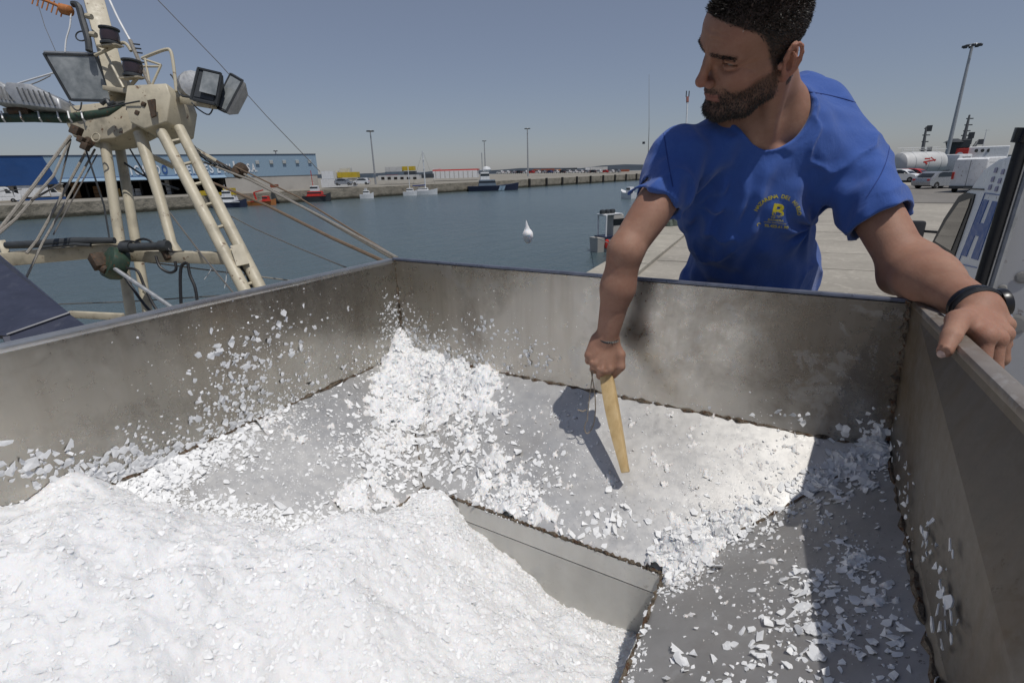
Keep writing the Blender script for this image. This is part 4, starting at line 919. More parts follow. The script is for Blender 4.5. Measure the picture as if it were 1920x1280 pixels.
# --- wristband and watch
def band(c, ax, r, w, t, name, m, parent, el=1.0, side=None):
    ax = nrm(ax); a = nrm(np.cross(ax, (0, 0, 1))) if side is None else nrm(np.array(side) - ax * (np.array(side) @ ax)); b = np.cross(ax, a); vs = []; fs = []; n = 32
    for k in range(n):
        q = 2 * math.pi * k / n; d = math.cos(q) * a + math.sin(q) * b * el
        for (rr, h) in ((r, -w / 2), (r + t, -w / 2 * .8), (r + t, w / 2 * .8), (r, w / 2)): vs.append(c + d * rr + ax * h)
    for k in range(n):
        k2 = (k + 1) % n
        for e in range(4): fs.append((k * 4 + e, k2 * 4 + e, k2 * 4 + (e + 1) % 4, k * 4 + (e + 1) % 4))
    mm_ = MB(); mm_.add(vs, fs); return mm_.build(name, m, parent, True)
M_blk = paint('black_rubber', (.014, .014, .016), .5, 0, .2, 40); M_blk2 = paint('black_plastic', (.01, .01, .012), .3)
M_beige = paint('pale_letter', (.16, .15, .13), .6)
wd = nrm(WR - ER); wb = band(WR + wd * -.002, wd + cv(.1, 0, .25), .0252, .012, .002, 'wristband', M_blk, man, .92, cv(1, 0, 0))
for i in range(6, 12):
    a = -1.2 + i * .2; m = MB(); c0 = WR - wd * .002 + .0275 * (math.sin(a) * nrm(cv(1, 0, 0) - wd * (cv(1, 0, 0) @ wd)) - math.cos(a) * .94 * nrm(cv(0, 0, 1) - wd * (cv(0, 0, 1) @ wd)))
    m.box(c0, (.0016 if i < 8 else .004, .0016, .005 if i < 8 else .004), [nrm(cv(1, 0, 0)), nrm(cv(0, 0, 1)), nrm(cv(0, 1, 0))]); m.build('mark', M_beige, wb)
wl_d = nrm(WL_ - EL); WC = WL_ - wl_d * .010
wa = band(WC, wl_d, .0325, .022, .0035, 'watch_strap', M_blk, man, .93, cv(1, -.3, 0))
fn = nrm(cv(.85, -.25, .1) - wl_d * (cv(.85, -.25, .1) @ wl_d)); m = MB(); m.lathe([(.010, -.002), (.0225, 0), (.0235, .006), (.0225, .011), (.019, .012)], WC + fn * .029, fn, 28); wc_ = m.build('watch_case', M_blk2, man, True)
m = MB(); m.lathe([(.0185, 0), (.0185, .001)], WC + fn * .0412, fn, 28); gl = N('watch_glass'); gl.set(Base_Color=(.02, .02, .022, 1), Roughness=.05); m.build('watch_face', gl.m, wc_)
for s in (1, -1):
    m = MB(); m.lathe([(.0028, 0), (.0028, .005)], WC + fn * .037 + nrm(np.cross(fn, wl_d)) * 0 + wl_d * s * .0235 * .8 + np.cross(fn, wl_d) * .0235 * .6, nrm(wl_d * s * .8 + np.cross(fn, wl_d) * .6), 10); m.build('watch_button', paint('chrome', (.6, .6, .6), .15, 1.0), wc_)
band(WC - wl_d * .0 - fn * .001, wl_d, .0355, .006, .0016, 'strap_keeper', M_blk2, man, .93, cv(1, -.3, 0))
# nails on the left hand's thumb
M_nail = paint('finger_nail', (.55, .38, .32), .3)
bbv = BVHTree.FromPolygons([tuple(v) for v in bv], [tuple(p.vertices) for p in bme.polygons])
nd = nrm(ray(1765, 664)); hn = bbv.ray_cast(Vector(CAM + nd * .3), Vector(nd))
if hn[0] is not None:
    m = MB(); nn_ = np.array(hn[1]); m.lathe([(.0005, .0010), (.0042, .0008), (.0056, -.0004)], np.array(hn[0]), nn_, 14); m.build('nail', M_nail, body, True)

# ================================================================== WOODEN BAR
g = N('bare_pine'); w = g.noise(6, 5, .6, g.mapv((9, 9, 1.2))); col = g.ramp(w, [(.25, (.42, .28, .12, 1)), (.5, (.57, .41, .20, 1)), (.75, (.66, .50, .28, 1))]); col = g.mix(g.ramp(g.noise(25, 4), [(.6, 0.0), (.75, .5)]), col, (.2, .12, .06, 1)); g.set(Base_Color=col, Roughness=.65); g.bump(w, .2, .002); M_wood = g.m
bar = thing('wooden_bar', TIP, 'pale wooden bar with a looped cord, gripped in the right hand of the man', 'wooden bar')
A0 = HB - BD * .055; Lb = np.linalg.norm(TIP - A0); sx = nrm(cv(.80, .1, -.52) - BD * (cv(.80, .1, -.52) @ BD)); sy = np.cross(BD, sx)
vs = []; fs = []; n = 14; prof = []
for k in range(n + 1):
    t = k / n; c = A0 + BD * Lb * t + sx * (-.004 * math.sin(math.pi * t)) ; w = .0108 + .0042 * math.sin(math.pi * min(1, t * 1.05)) - .003 * t ** 3 ; th = .0085 + .002 * math.sin(math.pi * t)
    for (a, b) in ((-1, -1), (1, -1), (1, 1), (-1, 1)): vs.append(c + sx * a * w + sy * b * th)
for k in range(n):
    for e in range(4): fs.append((k * 4 + e, k * 4 + (e + 1) % 4, k * 4 + 4 + (e + 1) % 4, k * 4 + 4 + e))
fs += [(3, 2, 1, 0), tuple(n * 4 + i for i in range(4))]
m = MB(); m.add(vs, fs); m.build('bar', M_wood, bar, True, .0022, 2)
M_cord = paint('dirty_cord', (.30, .25, .19), .9, 0, .3, 200)
m = MB(); m.tube(sp([P(1112, 694, 1.165), P(1106, 740, 1.18), P(1102, 775, 1.195), P(1101, 790, 1.2)], 5), .0011, 6); m.tube(sp([P(1108, 694, 1.165), P(1116, 745, 1.175), P(1115, 785, 1.2), P(1108, 806, 1.21), P(1100, 812, 1.212), P(1096, 802, 1.208), P(1099, 790, 1.2)], 6), .0013, 6); m.tube([P(1099, 768, 1.196), P(1093, 771, 1.198), P(1083, 768, 1.2)], .0016, 5); m.build('cord', M_cord, bar, True)
# ================================================================== FISHING BOAT ALONGSIDE (mast and rigging beyond the left wall)
M_cream = paint('cream_paint', (.50, .45, .34), .5, 0, .2, 4, .04); M_cream2 = paint('chipped_cream_paint', (.45, .40, .30), .55, 0, .28, 6, .07)
M_alu = paint('weathered_aluminium', (.42, .43, .44), .45, .5, .2, 12); M_dgrey = paint('dark_grey_metal', (.05, .055, .06), .5, .2, .2, 9)
M_green = paint('dark_green_paint', (.03, .06, .04), .5, 0, .25, 12, .2); M_brown = paint('rusty_brown_steel', (.07, .05, .035), .8, .2, .3, 20, .3)
M_rope = paint('brown_rope', (.17, .12, .08), .95, 0, .3, 60); M_ropeg = paint('grey_rope', (.26, .24, .21), .95, 0, .3, 60); M_wire = paint('thin_steel_wire', (.16, .15, .14), .6, .4)
M_white = paint('white_paint', (.70, .71, .72), .45, 0, .1, 3, .06); M_orange = paint('orange_plastic', (.45, .17, .05), .5, 0, .2, 20); M_redp = paint('red_paint', (.5, .035, .025), .45, 0, .2, 3); M_navy = paint('navy_paint', (.022, .03, .065), .5, 0, .2, 4)
g = N('lamp_glass'); g.set(Base_Color=g.ramp(g.noise(7, 3), [(.35, (.17, .19, .20, 1)), (.65, (.33, .35, .36, 1))]), Roughness=.12); M_lglass = g.m
g = N('dark_window'); g.set(Base_Color=(.018, .022, .026, 1), Roughness=.06); M_win = g.m
DB = 6.0; pxm = DB / FPX
def B(x, y, d=0.0): return P(x, y, DB + d)
foot = B(250, 590); ZDECK = ZC - 3.6
boat = thing('fishing_boat', (foot[0], foot[1], ZDECK), 'cream painted fishing boat mast with ladder, floodlights and rigging beyond the hopper', 'fishing boat')
# hull below the line of sight
hx, hy = foot[0], foot[1]; st_ = []
for (y, w, zt) in ((-14, 1.7, .6), (-12, 2.3, .5), (-6, 2.5, .4), (0, 2.2, .4), (2.2, 1.0, .5), (3.2, .06, .6)):
    st_.append([(hx - w, hy + y, ZDECK + zt), (hx - w * .9, hy + y, ZW + .3), (hx - w * .5, hy + y, ZW - 1), (hx + w * .5, hy + y, ZW - 1), (hx + w * .9, hy + y, ZW + .3), (hx + w, hy + y, ZDECK + zt)])
m = MB(); vs = [p for s in st_ for p in s]; fs = [(i * 6 + k, i * 6 + k + 1, i * 6 + 7 + k, i * 6 + 6 + k) for i in range(5) for k in range(5)] + [(0, 1, 2, 3, 4, 5), (30, 31, 32, 33, 34, 35)]
m.add(vs, fs); m.build('hull', M_navy, boat)
m = MB(); m.add([(s[0][0] + .05, s[0][1], ZDECK) for s in st_] + [(s[5][0] - .05, s[5][1], ZDECK) for s in st_], [(i, i + 1, i + 7, i + 6) for i in range(5)]); m.build('deck', M_cream2, boat)
mast = MB(); mast.add([], []); 
def beam(pts, w, name, m=M_cream, h=None, parent=boat, bev=.006):
    o = MB()
    for a, b in zip(pts[:-1], pts[1:]): o.bar(B(*a), B(*b), w, h)
    return o.build(name, m, parent, True, bev)
mast_o = beam([(160, -60, .05), (226, 186, 0)], .20, 'mast', h=.17)
m = MB(); m.bar(B(186, 60, .05), B(238, 172, .1), .12, .1); m.build('mast_stiffener', M_cream, mast_o, True, .004)
def pole(a, b, r, name, m=M_cream, parent=boat, n=12):
    o = MB(); o.tube([a, b], r, n); return o.build(name, m, parent, True)
def down(p, z=ZDECK): q = np.array(p); return np.array([q[0], q[1], z])
for (a, b, r, dpt) in (((196, 262), (246, 592), .055, 0), ((222, 262), (277, 586), .055, .3)):
    o = MB(); a_, b_ = B(*a, dpt), B(*b, dpt); dd = nrm(b_ - a_); o.tube([a_, b_, b_ + dd * ((ZDECK - b_[2]) / dd[2])], r, 12); o.build('mast_leg', M_cream, boat, True)
o = MB(); o.tube([B(262, 250, -.1), B(300, 372, -.15), B(322, 455, -.2), B(336, 484, -.2)], [.066, .058, .05, .075], 12); o.build('mast_leg', M_cream, boat, True)
# ladder
lad = MB(); La, Lb = (B(303, 248, -.2), B(461, 548, -.6)), (B(336, 240, -.1), B(489, 541, -.5)); rails = []
for a, b in (La, Lb):
    dd = nrm(b - a); e = b + dd * ((ZDECK - b[2]) / dd[2]); o = MB(); o.tube([a, b, e], [.058, .064, .064], 14); rails.append(o.build('ladder_rail', M_cream, boat, True))
for t in (.07, .22, .35, .48, .62, .76, .96, 1.12, 1.26):
    o = MB(); o.tube([La[0] + (La[1] - La[0]) * t, Lb[0] + (Lb[1] - Lb[0]) * t], .018, 8); o.build('rung', M_cream, boat, True)
o = MB(); o.sheet([B(432, 462, -.55), B(455, 458, -.5), B(468, 495, -.52), B(444, 500, -.57)], .02); o.build('ladder_plate', M_cream, boat)
# masthead box
o = MB()
o.prism([(0, 0), (.42, .02), (.47, -.12), (.44, -.42), (.2, -.5), (.05, -.42), (-.02, -.2)], -.25, .25, [nrm(cv(1, -.06, .1)), nrm(cv(0, 0, 1)), nrm(cv(.04, -1, 0))], B(268, 180, -.05)); o.build('masthead_box', M_cream, boat, True, .015)
o = MB(); o.prism([(-.02, .06), (.35, .08), (.75, .10), (.9, -.02), (.86, -.22), (.6, -.34), (.3, -.36), (.1, -.3), (0, -.12)], -.22, .12, [nrm(cv(1, -.05, 0)), nrm(cv(0, 0, 1)), nrm(cv(.04, -1, 0))], B(152, 224, .1)); o.build('masthead_casting', M_cream2, boat, True, .02)
o = MB(); o.bar(B(208, 168, -.1), B(345, 188, 0), .30, .05); o.build('masthead_plate', M_cream2, boat, True, .006)
o = MB(); o.sheet([B(278, 190, -.34), B(292, 187, -.34), B(294, 218, -.34), B(286, 222, -.34)], .02); o.build('dark_slot', M_brown, boat)
o = MB(); o.bar(B(325, 186, -.05), B(402, 199, -.2), .07, .07); o.build('lamp_arm', M_cream, boat, True, .004)
o = MB(); o.bar(B(15, 214, 0), B(205, 208, .1), .12, .12); o.build('boom', M_cream2, boat, True, .008)
o = MB(); o.tube([B(-30, 222, -.1), B(60, 220, -.1), B(140, 222, -.1), B(205, 212, -.1), B(235, 196, -.1)], [.05, .055, .06, .05, .03], 10); hs_ = o.build('hose_bundle', M_green, boat, True)
for x in (5, 40, 74, 110, 130, 155):
    o = MB(); o.tube([B(x - 3, 214 - 5, -.17), B(x, 222, -.19), B(x + 5, 229, -.15)], .009, 6); o.build('tie', M_white, hs_)
o = MB(); o.tube([B(20, 209, -.13), B(40, 207, -.14), B(58, 209, -.13)], .05, 8); o.build('hose_sleeve', M_brown, boat, True)
# lamps
def flood(name, c4, depth, hous, glass, fr=.1):
    """floodlight from its four front corners: frame, glass set in it, and a ribbed housing behind"""
    c4 = [np.array(c) for c in c4]; cen = sum(c4) / 4; n = nrm(np.cross(c4[1] - c4[0], c4[3] - c4[0])); n = n if n @ (CAM - cen) > 0 else -n
    back = [cen + (c - cen) * .62 - n * depth for c in c4]; mid = [c - n * depth * .28 for c in c4]
    o = MB(); o.add(c4 + mid + back, [(0, 1, 5, 4), (1, 2, 6, 5), (2, 3, 7, 6), (3, 0, 4, 7), (4, 5, 9, 8), (5, 6, 10, 9), (6, 7, 11, 10), (7, 4, 8, 11), (8, 9, 10, 11), (3, 2, 1, 0)]); h = o.build(name, hous, boat)
    o = MB(); g4 = [cen + (c - cen) * (1 - fr) + n * .004 for c in c4]; o.sheet(g4, .004); o.build('lamp_glass', glass, h)
    o = MB()
    for a, b in zip(c4, c4[1:] + c4[:1]): o.bar(a + n * .004, b + n * .004, .03, .02)
    o.build('lamp_frame', M_dgrey, h); return h
flood('floodlight', [B(83, 101, -.25), B(180, 104, -.1), B(214, 190, .05), B(133, 188, -.1)], .22, M_alu, M_lglass, .07)
o = MB(); o.bar(B(84, 99, -.24), B(182, 102, -.08), .05, .03); o.build('lamp_hood', M_alu, boat)
h = flood('floodlight', [B(372, 128, -.3), B(414, 138, -.28), B(404, 196, -.28), B(358, 186, -.3)], .2, M_dgrey, M_dgrey, .2)
o = MB(); q = [B(382, 134, -.33), B(412, 141, -.31), B(405, 180, -.31), B(374, 172, -.33)]; o.sheet(q, .01); o.build('lamp_glass', M_lglass, h)
o = MB(); o.lathe([(.02, 0), (.16, .02), (.18, .12), (.12, .2)], B(366, 158, 0), cv(-.5, -.05, .6), 14); o.build('lamp_back', M_alu, boat, True)
flood('floodlight', [B(433, 139, -.05), B(455, 152, -.15), B(424, 211, -.2), B(402, 200, -.1)], .16, M_alu, M_lglass, .1)
for (x0, y0, dx) in ((0, 165, 66), (46, 169, 88)):
    o = MB(); a = B(x0, y0, -.1); o.prism([(0, 0), (dx * pxm * .45, .02), (dx * pxm, -.10), (dx * pxm * 1.05, -.22), (.12, -.24), (-.02, -.1)], -.2, .2, [nrm(cv(1, .12, .1)), nrm(cv(.15, 0, 1)), nrm(cv(0, -1, 0))], a); h = o.build('floodlight', M_alu, boat, True, .02)
    for k in range(7):
        o = MB(); t = .2 + k * .1; o.bar(a + nrm(cv(1, .12, .1)) * dx * pxm * t + cv(0, .06, -.215), a + nrm(cv(1, .12, .1)) * dx * pxm * (t + .12) + cv(0, .2, -.215), .012, .012); o.build('fin', M_dgrey, h)
for (x, y) in ((208, 72), (250, 132)):
    o = MB(); c = B(x, y + 13, -.25); o.lathe([(.10, 0), (.10, .02), (.085, .03), (.08, .15), (.1, .16), (.1, .175), (.05, .19)], c, cv(.03, -1, -.2), 16); nl = o.build('navigation_light', M_dgrey, boat, True)
    o = MB(); o.lathe([(.088, .04), (.094, .09), (.088, .14)], c, cv(.03, -1, -.2), 16); o.build('lens', paint('smoky_lens', (.05, .035, .04), .15), nl, True)
    o = MB(); o.bar(c + cv(-.12, .02, 0), c + cv(.1, .0, 0), .14, .015); o.build('lamp_shelf', M_cream2, boat)
# hand rails
def rail(pts, r=.018, name='handrail', m=M_cream, dz=-.2):
    o = MB(); o.tube(sp([B(x, y, dz) for x, y in pts], 4), r, 8); return o.build(name, m, boat, True)
rail([(178, 104), (205, 92), (228, 81), (238, 84), (246, 96)]); rail([(266, 110), (290, 100), (312, 93), (320, 97), (325, 120), (331, 172)])
rail([(266, 110), (302, 122)], .012); rail([(302, 122), (283, 164)], .012); rail([(272, 110), (281, 160)], .014); rail([(264, 125), (300, 125)], .012); rail([(198, 100), (232, 165)], .014); rail([(246, 160), (258, 146)], .02)
# whip antenna, yagi, cables
rail([(203, -5), (222, 36), (244, 76)], .012, 'aerial', M_white); rail([(244, 76), (262, 118), (284, 166)], .022, 'aerial_mount', M_ropeg)
for y in (82, 90, 98, 116): rail([(244 + (y - 82) * .45, y), (262 + (y - 82) * .3, y + 2)], .008, 'insulator', M_dgrey)
rail([(58, -8), (92, 4), (132, 22)], .016, 'yagi_aerial', M_orange)
for k in range(7): rail([(66 + k * 9, -14 + k * 4), (60 + k * 9, 8 + k * 4)], .007, 'aerial_element', M_orange)
o = MB(); o.lathe([(.03, -.07), (.055, -.05), (.055, .05), (.03, .07)], B(124, 19, -.2), cv(1, .25, 0), 12); o.build('aerial_coil', M_orange, boat, True)
rail([(133, 25), (131, 50), (124, 75), (122, 98)], .008, 'cable', M_white); rail([(0, 169), (40, 155), (100, 137)], .010, 'cable', M_white); rail([(0, 172), (60, 158), (95, 142)], .006, 'cable', M_ropeg)
rail([(136, 8), (147, 12), (155, 40), (165, 75), (167, 96)], .035, 'cable_bundle', M_dgrey); rail([(152, 20), (164, 55), (172, 97)], .014, 'cable', M_dgrey)
o = MB(); o.tube([B(153 + 11 * math.cos(t), 68 + 9 * math.sin(t), -.2) for t in np.linspace(0, 6.4, 18)], .008, 6); o.build('cable_loop', M_dgrey, boat)
rail([(162, 30), (172, 32)], .03, 'bracket', M_cream2); rail([(170, 64), (180, 66)], .03, 'bracket', M_cream2)
rail([(130, 190), (140, 205), (150, 206), (153, 192)], .008, 'cable', M_dgrey); rail([(360, 193), (372, 205), (392, 215), (402, 196)], .008, 'cable', M_dgrey); rail([(320, 140), (325, 146), (330, 158), (338, 178), (358, 182)], .010, 'cable', M_dgrey)
rail([(185, 205), (210, 200), (250, 192), (262, 190)], .009, 'cable', M_dgrey, -.32); rail([(190, 195), (200, 188), (206, 196), (215, 192)], .025, 'junction', M_dgrey, -.3)
# cross beam with hydraulics
o = MB(); o.bar(B(-12, 488, -.3), B(232, 466, -.1), .13, .15); o.build('cross_beam', M_cream2, boat, True, .01)
o = MB(); o.bar(B(248, 479, -.1), B(426, 484, -.45), .12, .125); o.build('cross_beam', M_cream2, boat, True, .01)
o = MB(); o.bar(B(2, 452, -.3), B(18, 492, -.3), .07, .06); o.build('beam_bracket', M_cream2, boat, True, .005)
o = MB(); o.tube([B(12, 460, -.35), B(60, 458, -.33), B(140, 452, -.3), B(215, 451, -.25)], [.04, .044, .044, .036], 10); o.build('hydraulic_hose', M_dgrey, boat, True)
o = MB(); o.tube([B(75, 464, -.36), B(140, 458, -.33), B(170, 460, -.3)], .02, 8); o.build('hydraulic_hose', M_dgrey, boat, True)
o = MB(); o.tube([B(232, 464, -.35), B(312, 461, -.35)], .045, 12); o.tube([B(228, 464, -.35), B(246, 463.5, -.35)], .06, 12); o.tube([B(300, 461.5, -.35), B(316, 461, -.35)], .062, 12); o.build('hydraulic_ram', M_dgrey, boat, True)
o = MB(); o.bar(B(305, 455, -.3), B(320, 486, -.3), .1, .08); o.build('ram_bracket', M_brown, boat, True, .01)
o = MB(); o.lathe([(.06, -.1), (.17, -.08), (.19, .0), (.17, .08), (.06, .1)], B(216, 494, -.3), cv(.5, .2, .8), 14); o.build('winch', M_green, boat, True)
o = MB(); o.bar(B(178, 478, -.4), B(192, 502, -.4), .13, .12); o.tube([B(186, 498, -.4), B(202, 508, -.4)], .05, 8); o.build('winch_motor', M_brown, boat, True, .01)
for pts, r in (([(210, 505), (225, 508), (245, 535), (270, 570), (290, 592)], .02), ([(238, 503), (258, 508), (272, 540), (290, 575), (302, 588)], .02), ([(350, 492), (340, 500), (338, 530), (340, 580)], .022), ([(352, 492), (356, 515), (366, 540), (371, 575)], .022),
               ([(292, 480), (300, 500), (318, 511), (330, 505), (328, 490)], .02), ([(255, 452), (268, 448), (282, 452), (292, 462)], .018), ([(300, 462), (310, 450), (318, 470), (345, 472)], .016), ([(225, 455), (240, 452), (262, 455)], .016), ([(450, 500), (462, 510), (474, 538)], .035)):
    rail(pts, r * .75, 'hydraulic_hose', M_blk, -.35)
o = MB(); o.tube([B(204, 496, -.4), B(325, 578, -.6)], .022, 8); o.build('strut', M_alu, boat, True)
o = MB(); o.bar(B(131, 589, -.8), B(232, 594, -.8), .05, .07); o.build('gunwale_rail', M_cream2, boat, True, .008)
# spars and rigging
for a, b in (((276, 289, .4), (326, 313, .6)), ((352, 273, .3), (404, 303, .5))): o = MB(); o.tube([B(*a), B(*b)], .035, 8); o.build('spar', M_cream, boat, True)
o = MB(); o.tube([B(404, 303, .5), B(445, 325, .6)], .028, 8); o.build('spar_end', M_brown, boat, True)
def line(pts, r, name, m): o = MB(); o.tube([P(*p) for p in pts], r, 6); return o.build(name, m, boat, True)
for pts, r, m_ in (([(132, 255, 5.9), (62, 350, 5.2), (-8, 440, 4.6)], .016, M_ropeg), ([(132, 262, 5.9), (100, 330, 5.4), (30, 410, 4.8), (-5, 440, 4.5)], .013, M_ropeg), ([(132, 265, 5.95), (112, 345, 5.6), (60, 375, 5)], .010, M_wire), ([(168, 272, 6), (120, 360, 5.7), (70, 450, 5.4), (50, 475, 5.3)], .014, M_ropeg), ([(178, 280, 6), (120, 385, 5.6), (80, 455, 5.3), (40, 540, 5.0)], .011, M_ropeg), ([(182, 290, 6), (100, 440, 5.4)], .007, M_wire),
                   ([(205, 288, 6.2), (222, 375, 6.2), (232, 450, 6.2)], .010, M_dgrey), ([(155, 262, 5.8), (172, 315, 5.8), (195, 385, 5.9), (205, 445, 5.9), (225, 472, 5.9)], .010, M_dgrey), ([(225, 300, 6.3), (262, 325, 6.2), (290, 340, 6.1), (335, 355, 6.0)], .012, M_dgrey), ([(238, 270, 6.3), (300, 375, 6.1), (380, 480, 5.5), (440, 552, 5.0)], .010, M_wire),
                   ([(372, 300, 6.3), (470, 338, 5.6), (600, 405, 4.6), (745, 484, 3.6)], .012, M_ropeg), ([(455, 325, 6.1), (580, 395, 5.0), (735, 483, 3.8)], .013, M_ropeg), ([(440, 312, 6.1), (560, 370, 5.1), (742, 482, 3.7)], .008, M_rope), ([(385, 337, 6.2), (500, 385, 5.2), (620, 445, 4.3), (720, 490, 3.7)], .014, M_rope), ([(385, 380, 6.2), (480, 430, 5.4), (560, 465, 4.8), (650, 502, 4.2)], .006, M_wire),
                   ([(110, 570, 6.6), (230, 566, 6.4), (430, 553, 6.0)], .008, M_wire), ([(252, 488, 6), (380, 505, 5.8), (545, 526, 5.4)], .008, M_ropeg), ([(-10, 360, 6.5), (40, 355, 6.3)], .006, M_wire), ([(66, -10, 7), (84, 50, 7), (105, 98, 7)], .004, M_wire), ([(288, -8, 7), (410, 118, 7.5), (500, 218, 8), (600, 322, 8.5)], .006, M_wire), ([(398, 500, 5.6), (392, 512, 5.6), (383, 524, 5.6)], .004, M_white), ([(425, 505, 5.5), (424, 525, 5.5), (421, 540, 5.5)], .004, M_white)):
    line(pts, r, 'rigging_line', m_)
o = MB(); ch_a, ch_b = B(338, 246, -.1), B(432, 316, .1); nl = 22
for k in range(nl):
    c = ch_a + (ch_b - ch_a) * (k + .5) / nl + cv(0, .10 * math.sin(math.pi * (k + .5) / nl), 0); d = nrm(ch_b - ch_a); s = nrm(np.cross(d, cv(0, 0, 1) if k % 2 else cv(0, 1, .2)))
    q = MB(); q.tube([c + d * .034 * math.cos(t) + s * .018 * math.sin(t) for t in np.linspace(0, 2 * math.pi, 9)], .0075, 5, False); q.build('chain_link', M_dgrey, boat, True)
o = MB(); o.lathe([(.02, -.05), (.09, -.04), (.1, 0), (.09, .04), (.02, .05)], B(450, 320, .1), cv(.3, .4, 1), 14); o.build('pulley_block', M_brown, boat, True)
o = MB(); o.lathe([(.02, -.04), (.06, -.035), (.065, .03), (.02, .04)], B(165, 268, -.15), cv(.2, .4, 1), 12); o.build('pulley_block', M_brown, boat, True)
o = MB(); o.tube([B(180 + 8 * math.cos(t), 258 + 8 * math.sin(t), -.25) for t in np.linspace(0, 6.3, 14)], .008, 6); o.build('cleat_ring', M_cream2, boat)
for (x, y, w) in ((143, 245, .1), (152, 262, .07), (160, 275, .08), (258, 212, .05), (270, 196, .05)): o = MB(); o.box(B(x, y, -.28), (w, w * .8, w), [nrm(cv(1, .4, 0)), nrm(cv(0, 0, 1)), nrm(cv(.4, -1, 0))]); o.build('fitting', M_brown, boat, True, .01)
# ================================================================== DARK SHEET BESIDE THE BIN
g = N('dark_blue_sheet'); f = g.noise(9, 5, .6, g.mapv((1, 1, 4))); g.set(Base_Color=g.mix(g.ramp(g.noise(26, 6, .7), [(.55, 0.0), (.75, .4)]), g.ramp(f, [(.3, (.022, .027, .05, 1)), (.7, (.037, .043, .075, 1))]), (.1, .11, .14, 1)), Roughness=.6); M_sheet = g.m
A_, B_, Cc, D_, E_ = P(-170, 360, 2.9), P(-2, 476, 2.75), P(131, 588, 2.05), P(14, 629, 1.95), P(-200, 620, 2.0)
sh = thing('chute', (D_[0], D_[1], .95), 'dark navy sloping sheet metal chute with a bent lower lip beyond the left wall', 'chute')
m = MB(); m.sheet([A_, E_, D_, Cc, B_], .02); m.build('chute_panel', M_sheet, sh)
m = MB(); m.sheet([Cc + [0, 0, -.003], D_ + [0, 0, -.003], P(50, 668, 1.9), P(172, 618, 1.98)], .02); m.build('chute_lip', M_sheet, sh)
m = MB(); m.tube([D_ + [0, 0, .004], Cc + [0, 0, .004]], .005, 6); m.build('edge_bead', paint('worn_edge', (.25, .25, .26), .5, .4), sh)
m = MB(); m.bar(P(12, 633, 1.95), P(38, 690, 1.92), .02, .02); m.build('edge_bead', M_sheet, sh)
for q in (P(-120, 560, 2.2), P(60, 600, 2.05)): m = MB(); m.bar(q + [0, 0, -.04], [q[0], q[1], .95], .05, .05); m.build('support', M_sheet, sh)
# ================================================================== FAR SIDE OF THE BASIN
AXF = [[FD[0], FD[1], 0], [FN[0], FN[1], 0], [0, 0, 1]]          # along the far quay, inland, up
def zq(px): return ZC - 2.75 + (px / 1165) * .45
M_lblue = paint('light_blue_cladding', (.19, .30, .42), .5, .1, .08, .3); M_dblue = paint('dark_blue_cladding', (.018, .07, .22), .45, .1, .1, .3)
g = N('light_blue_ribbed'); w = g.n('ShaderNodeTexWave', wave_type='BANDS', bands_direction='Y'); w.inputs['Scale'].default_value = 1.1; g.L(g.co, w.inputs['Vector']); g.set(Base_Color=g.mix(g.ramp(g.noise(.25, 5, .7), [(.4, 0.0), (.7, .35)]), g.ramp(w.outputs['Fac'], [(.0, (.22, .32, .42, 1)), (.3, (.25, .355, .455, 1))]), (.27, .36, .45, 1)), Roughness=.55); g.bump(w.outputs['Fac'], .4, .05); M_lblue = g.m
M_beige = paint('beige_render', (.40, .35, .28), .85, 0, .12, .4); M_conw = paint('pale_concrete_wall', (.42, .40, .37), .85, 0, .12, .3)
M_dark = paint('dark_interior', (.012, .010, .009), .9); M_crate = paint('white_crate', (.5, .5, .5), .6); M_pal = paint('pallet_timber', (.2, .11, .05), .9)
M_letter = paint('white_letter', (.72, .73, .74), .5, 0, .06); M_letb = paint('blue_letter', (.03, .09, .28), .5)
w0 = at(20, 378, zq(20)); w1 = at(587, 353, zq(587)); wdir = nrm(w1 - w0); wn = np.array([-wdir[1], wdir[0], 0]); wn = wn if wn @ (CAM - w0) < 0 else -wn    # wn inland
wl0 = w0 - wdir * 26
def wp(x, up, back=0.0):            # point on the facade under picture column x
    r = ray(x, 350); a = np.array([[r[0], -wdir[0]], [r[1], -wdir[1]]]); s = np.linalg.solve(a, (w0 - CAM)[:2])[1]; p = w0 + wdir * s; return np.array([p[0], p[1], p[2]]) + wn * back + np.array([0, 0, up])
Hh = top_at(w0, 293)
whs = thing('warehouse', w0, 'long light blue waterfront warehouse with a dark blue end and white lettering', 'warehouse')
AXW = [wdir, wn, [0, 0, 1]]
Lw = np.linalg.norm(w1 - wl0)
def wbox(x0, x1, z0, z1, b0, b1, name, m, parent=whs, smooth=False):
    a, b = wp(x0, 0), wp(x1, 0); o = MB(); c = (a + b) / 2 + wn * (b0 + b1) / 2; zc = min(a[2], b[2]); o.box([c[0], c[1], (a[2] + b[2]) / 2 + (z0 + z1) / 2], (np.linalg.norm(b - a), b1 - b0, z1 - z0), AXW); return o.build(name, m, parent)
zs = Hh * .40
wbox(-400, 95, zs - .4, Hh, 0, 30, 'end_cladding', M_dblue); wbox(95.2, 600, zs, Hh, 0, 30, 'front_cladding', M_lblue)
wbox(-400, 600, Hh, Hh + .12, -.12, 30.1, 'roof_trim', M_navy)
wbox(-400, 118, -.1, zs - .41, .4, 29, 'ground_wall', M_beige); wbox(425, 598, -.1, zs - .02, .1, 29, 'ground_wall', M_conw); wbox(118.2, 424.8, -.1, zs - .02, 9, 12, 'bay_back_wall', M_dark)
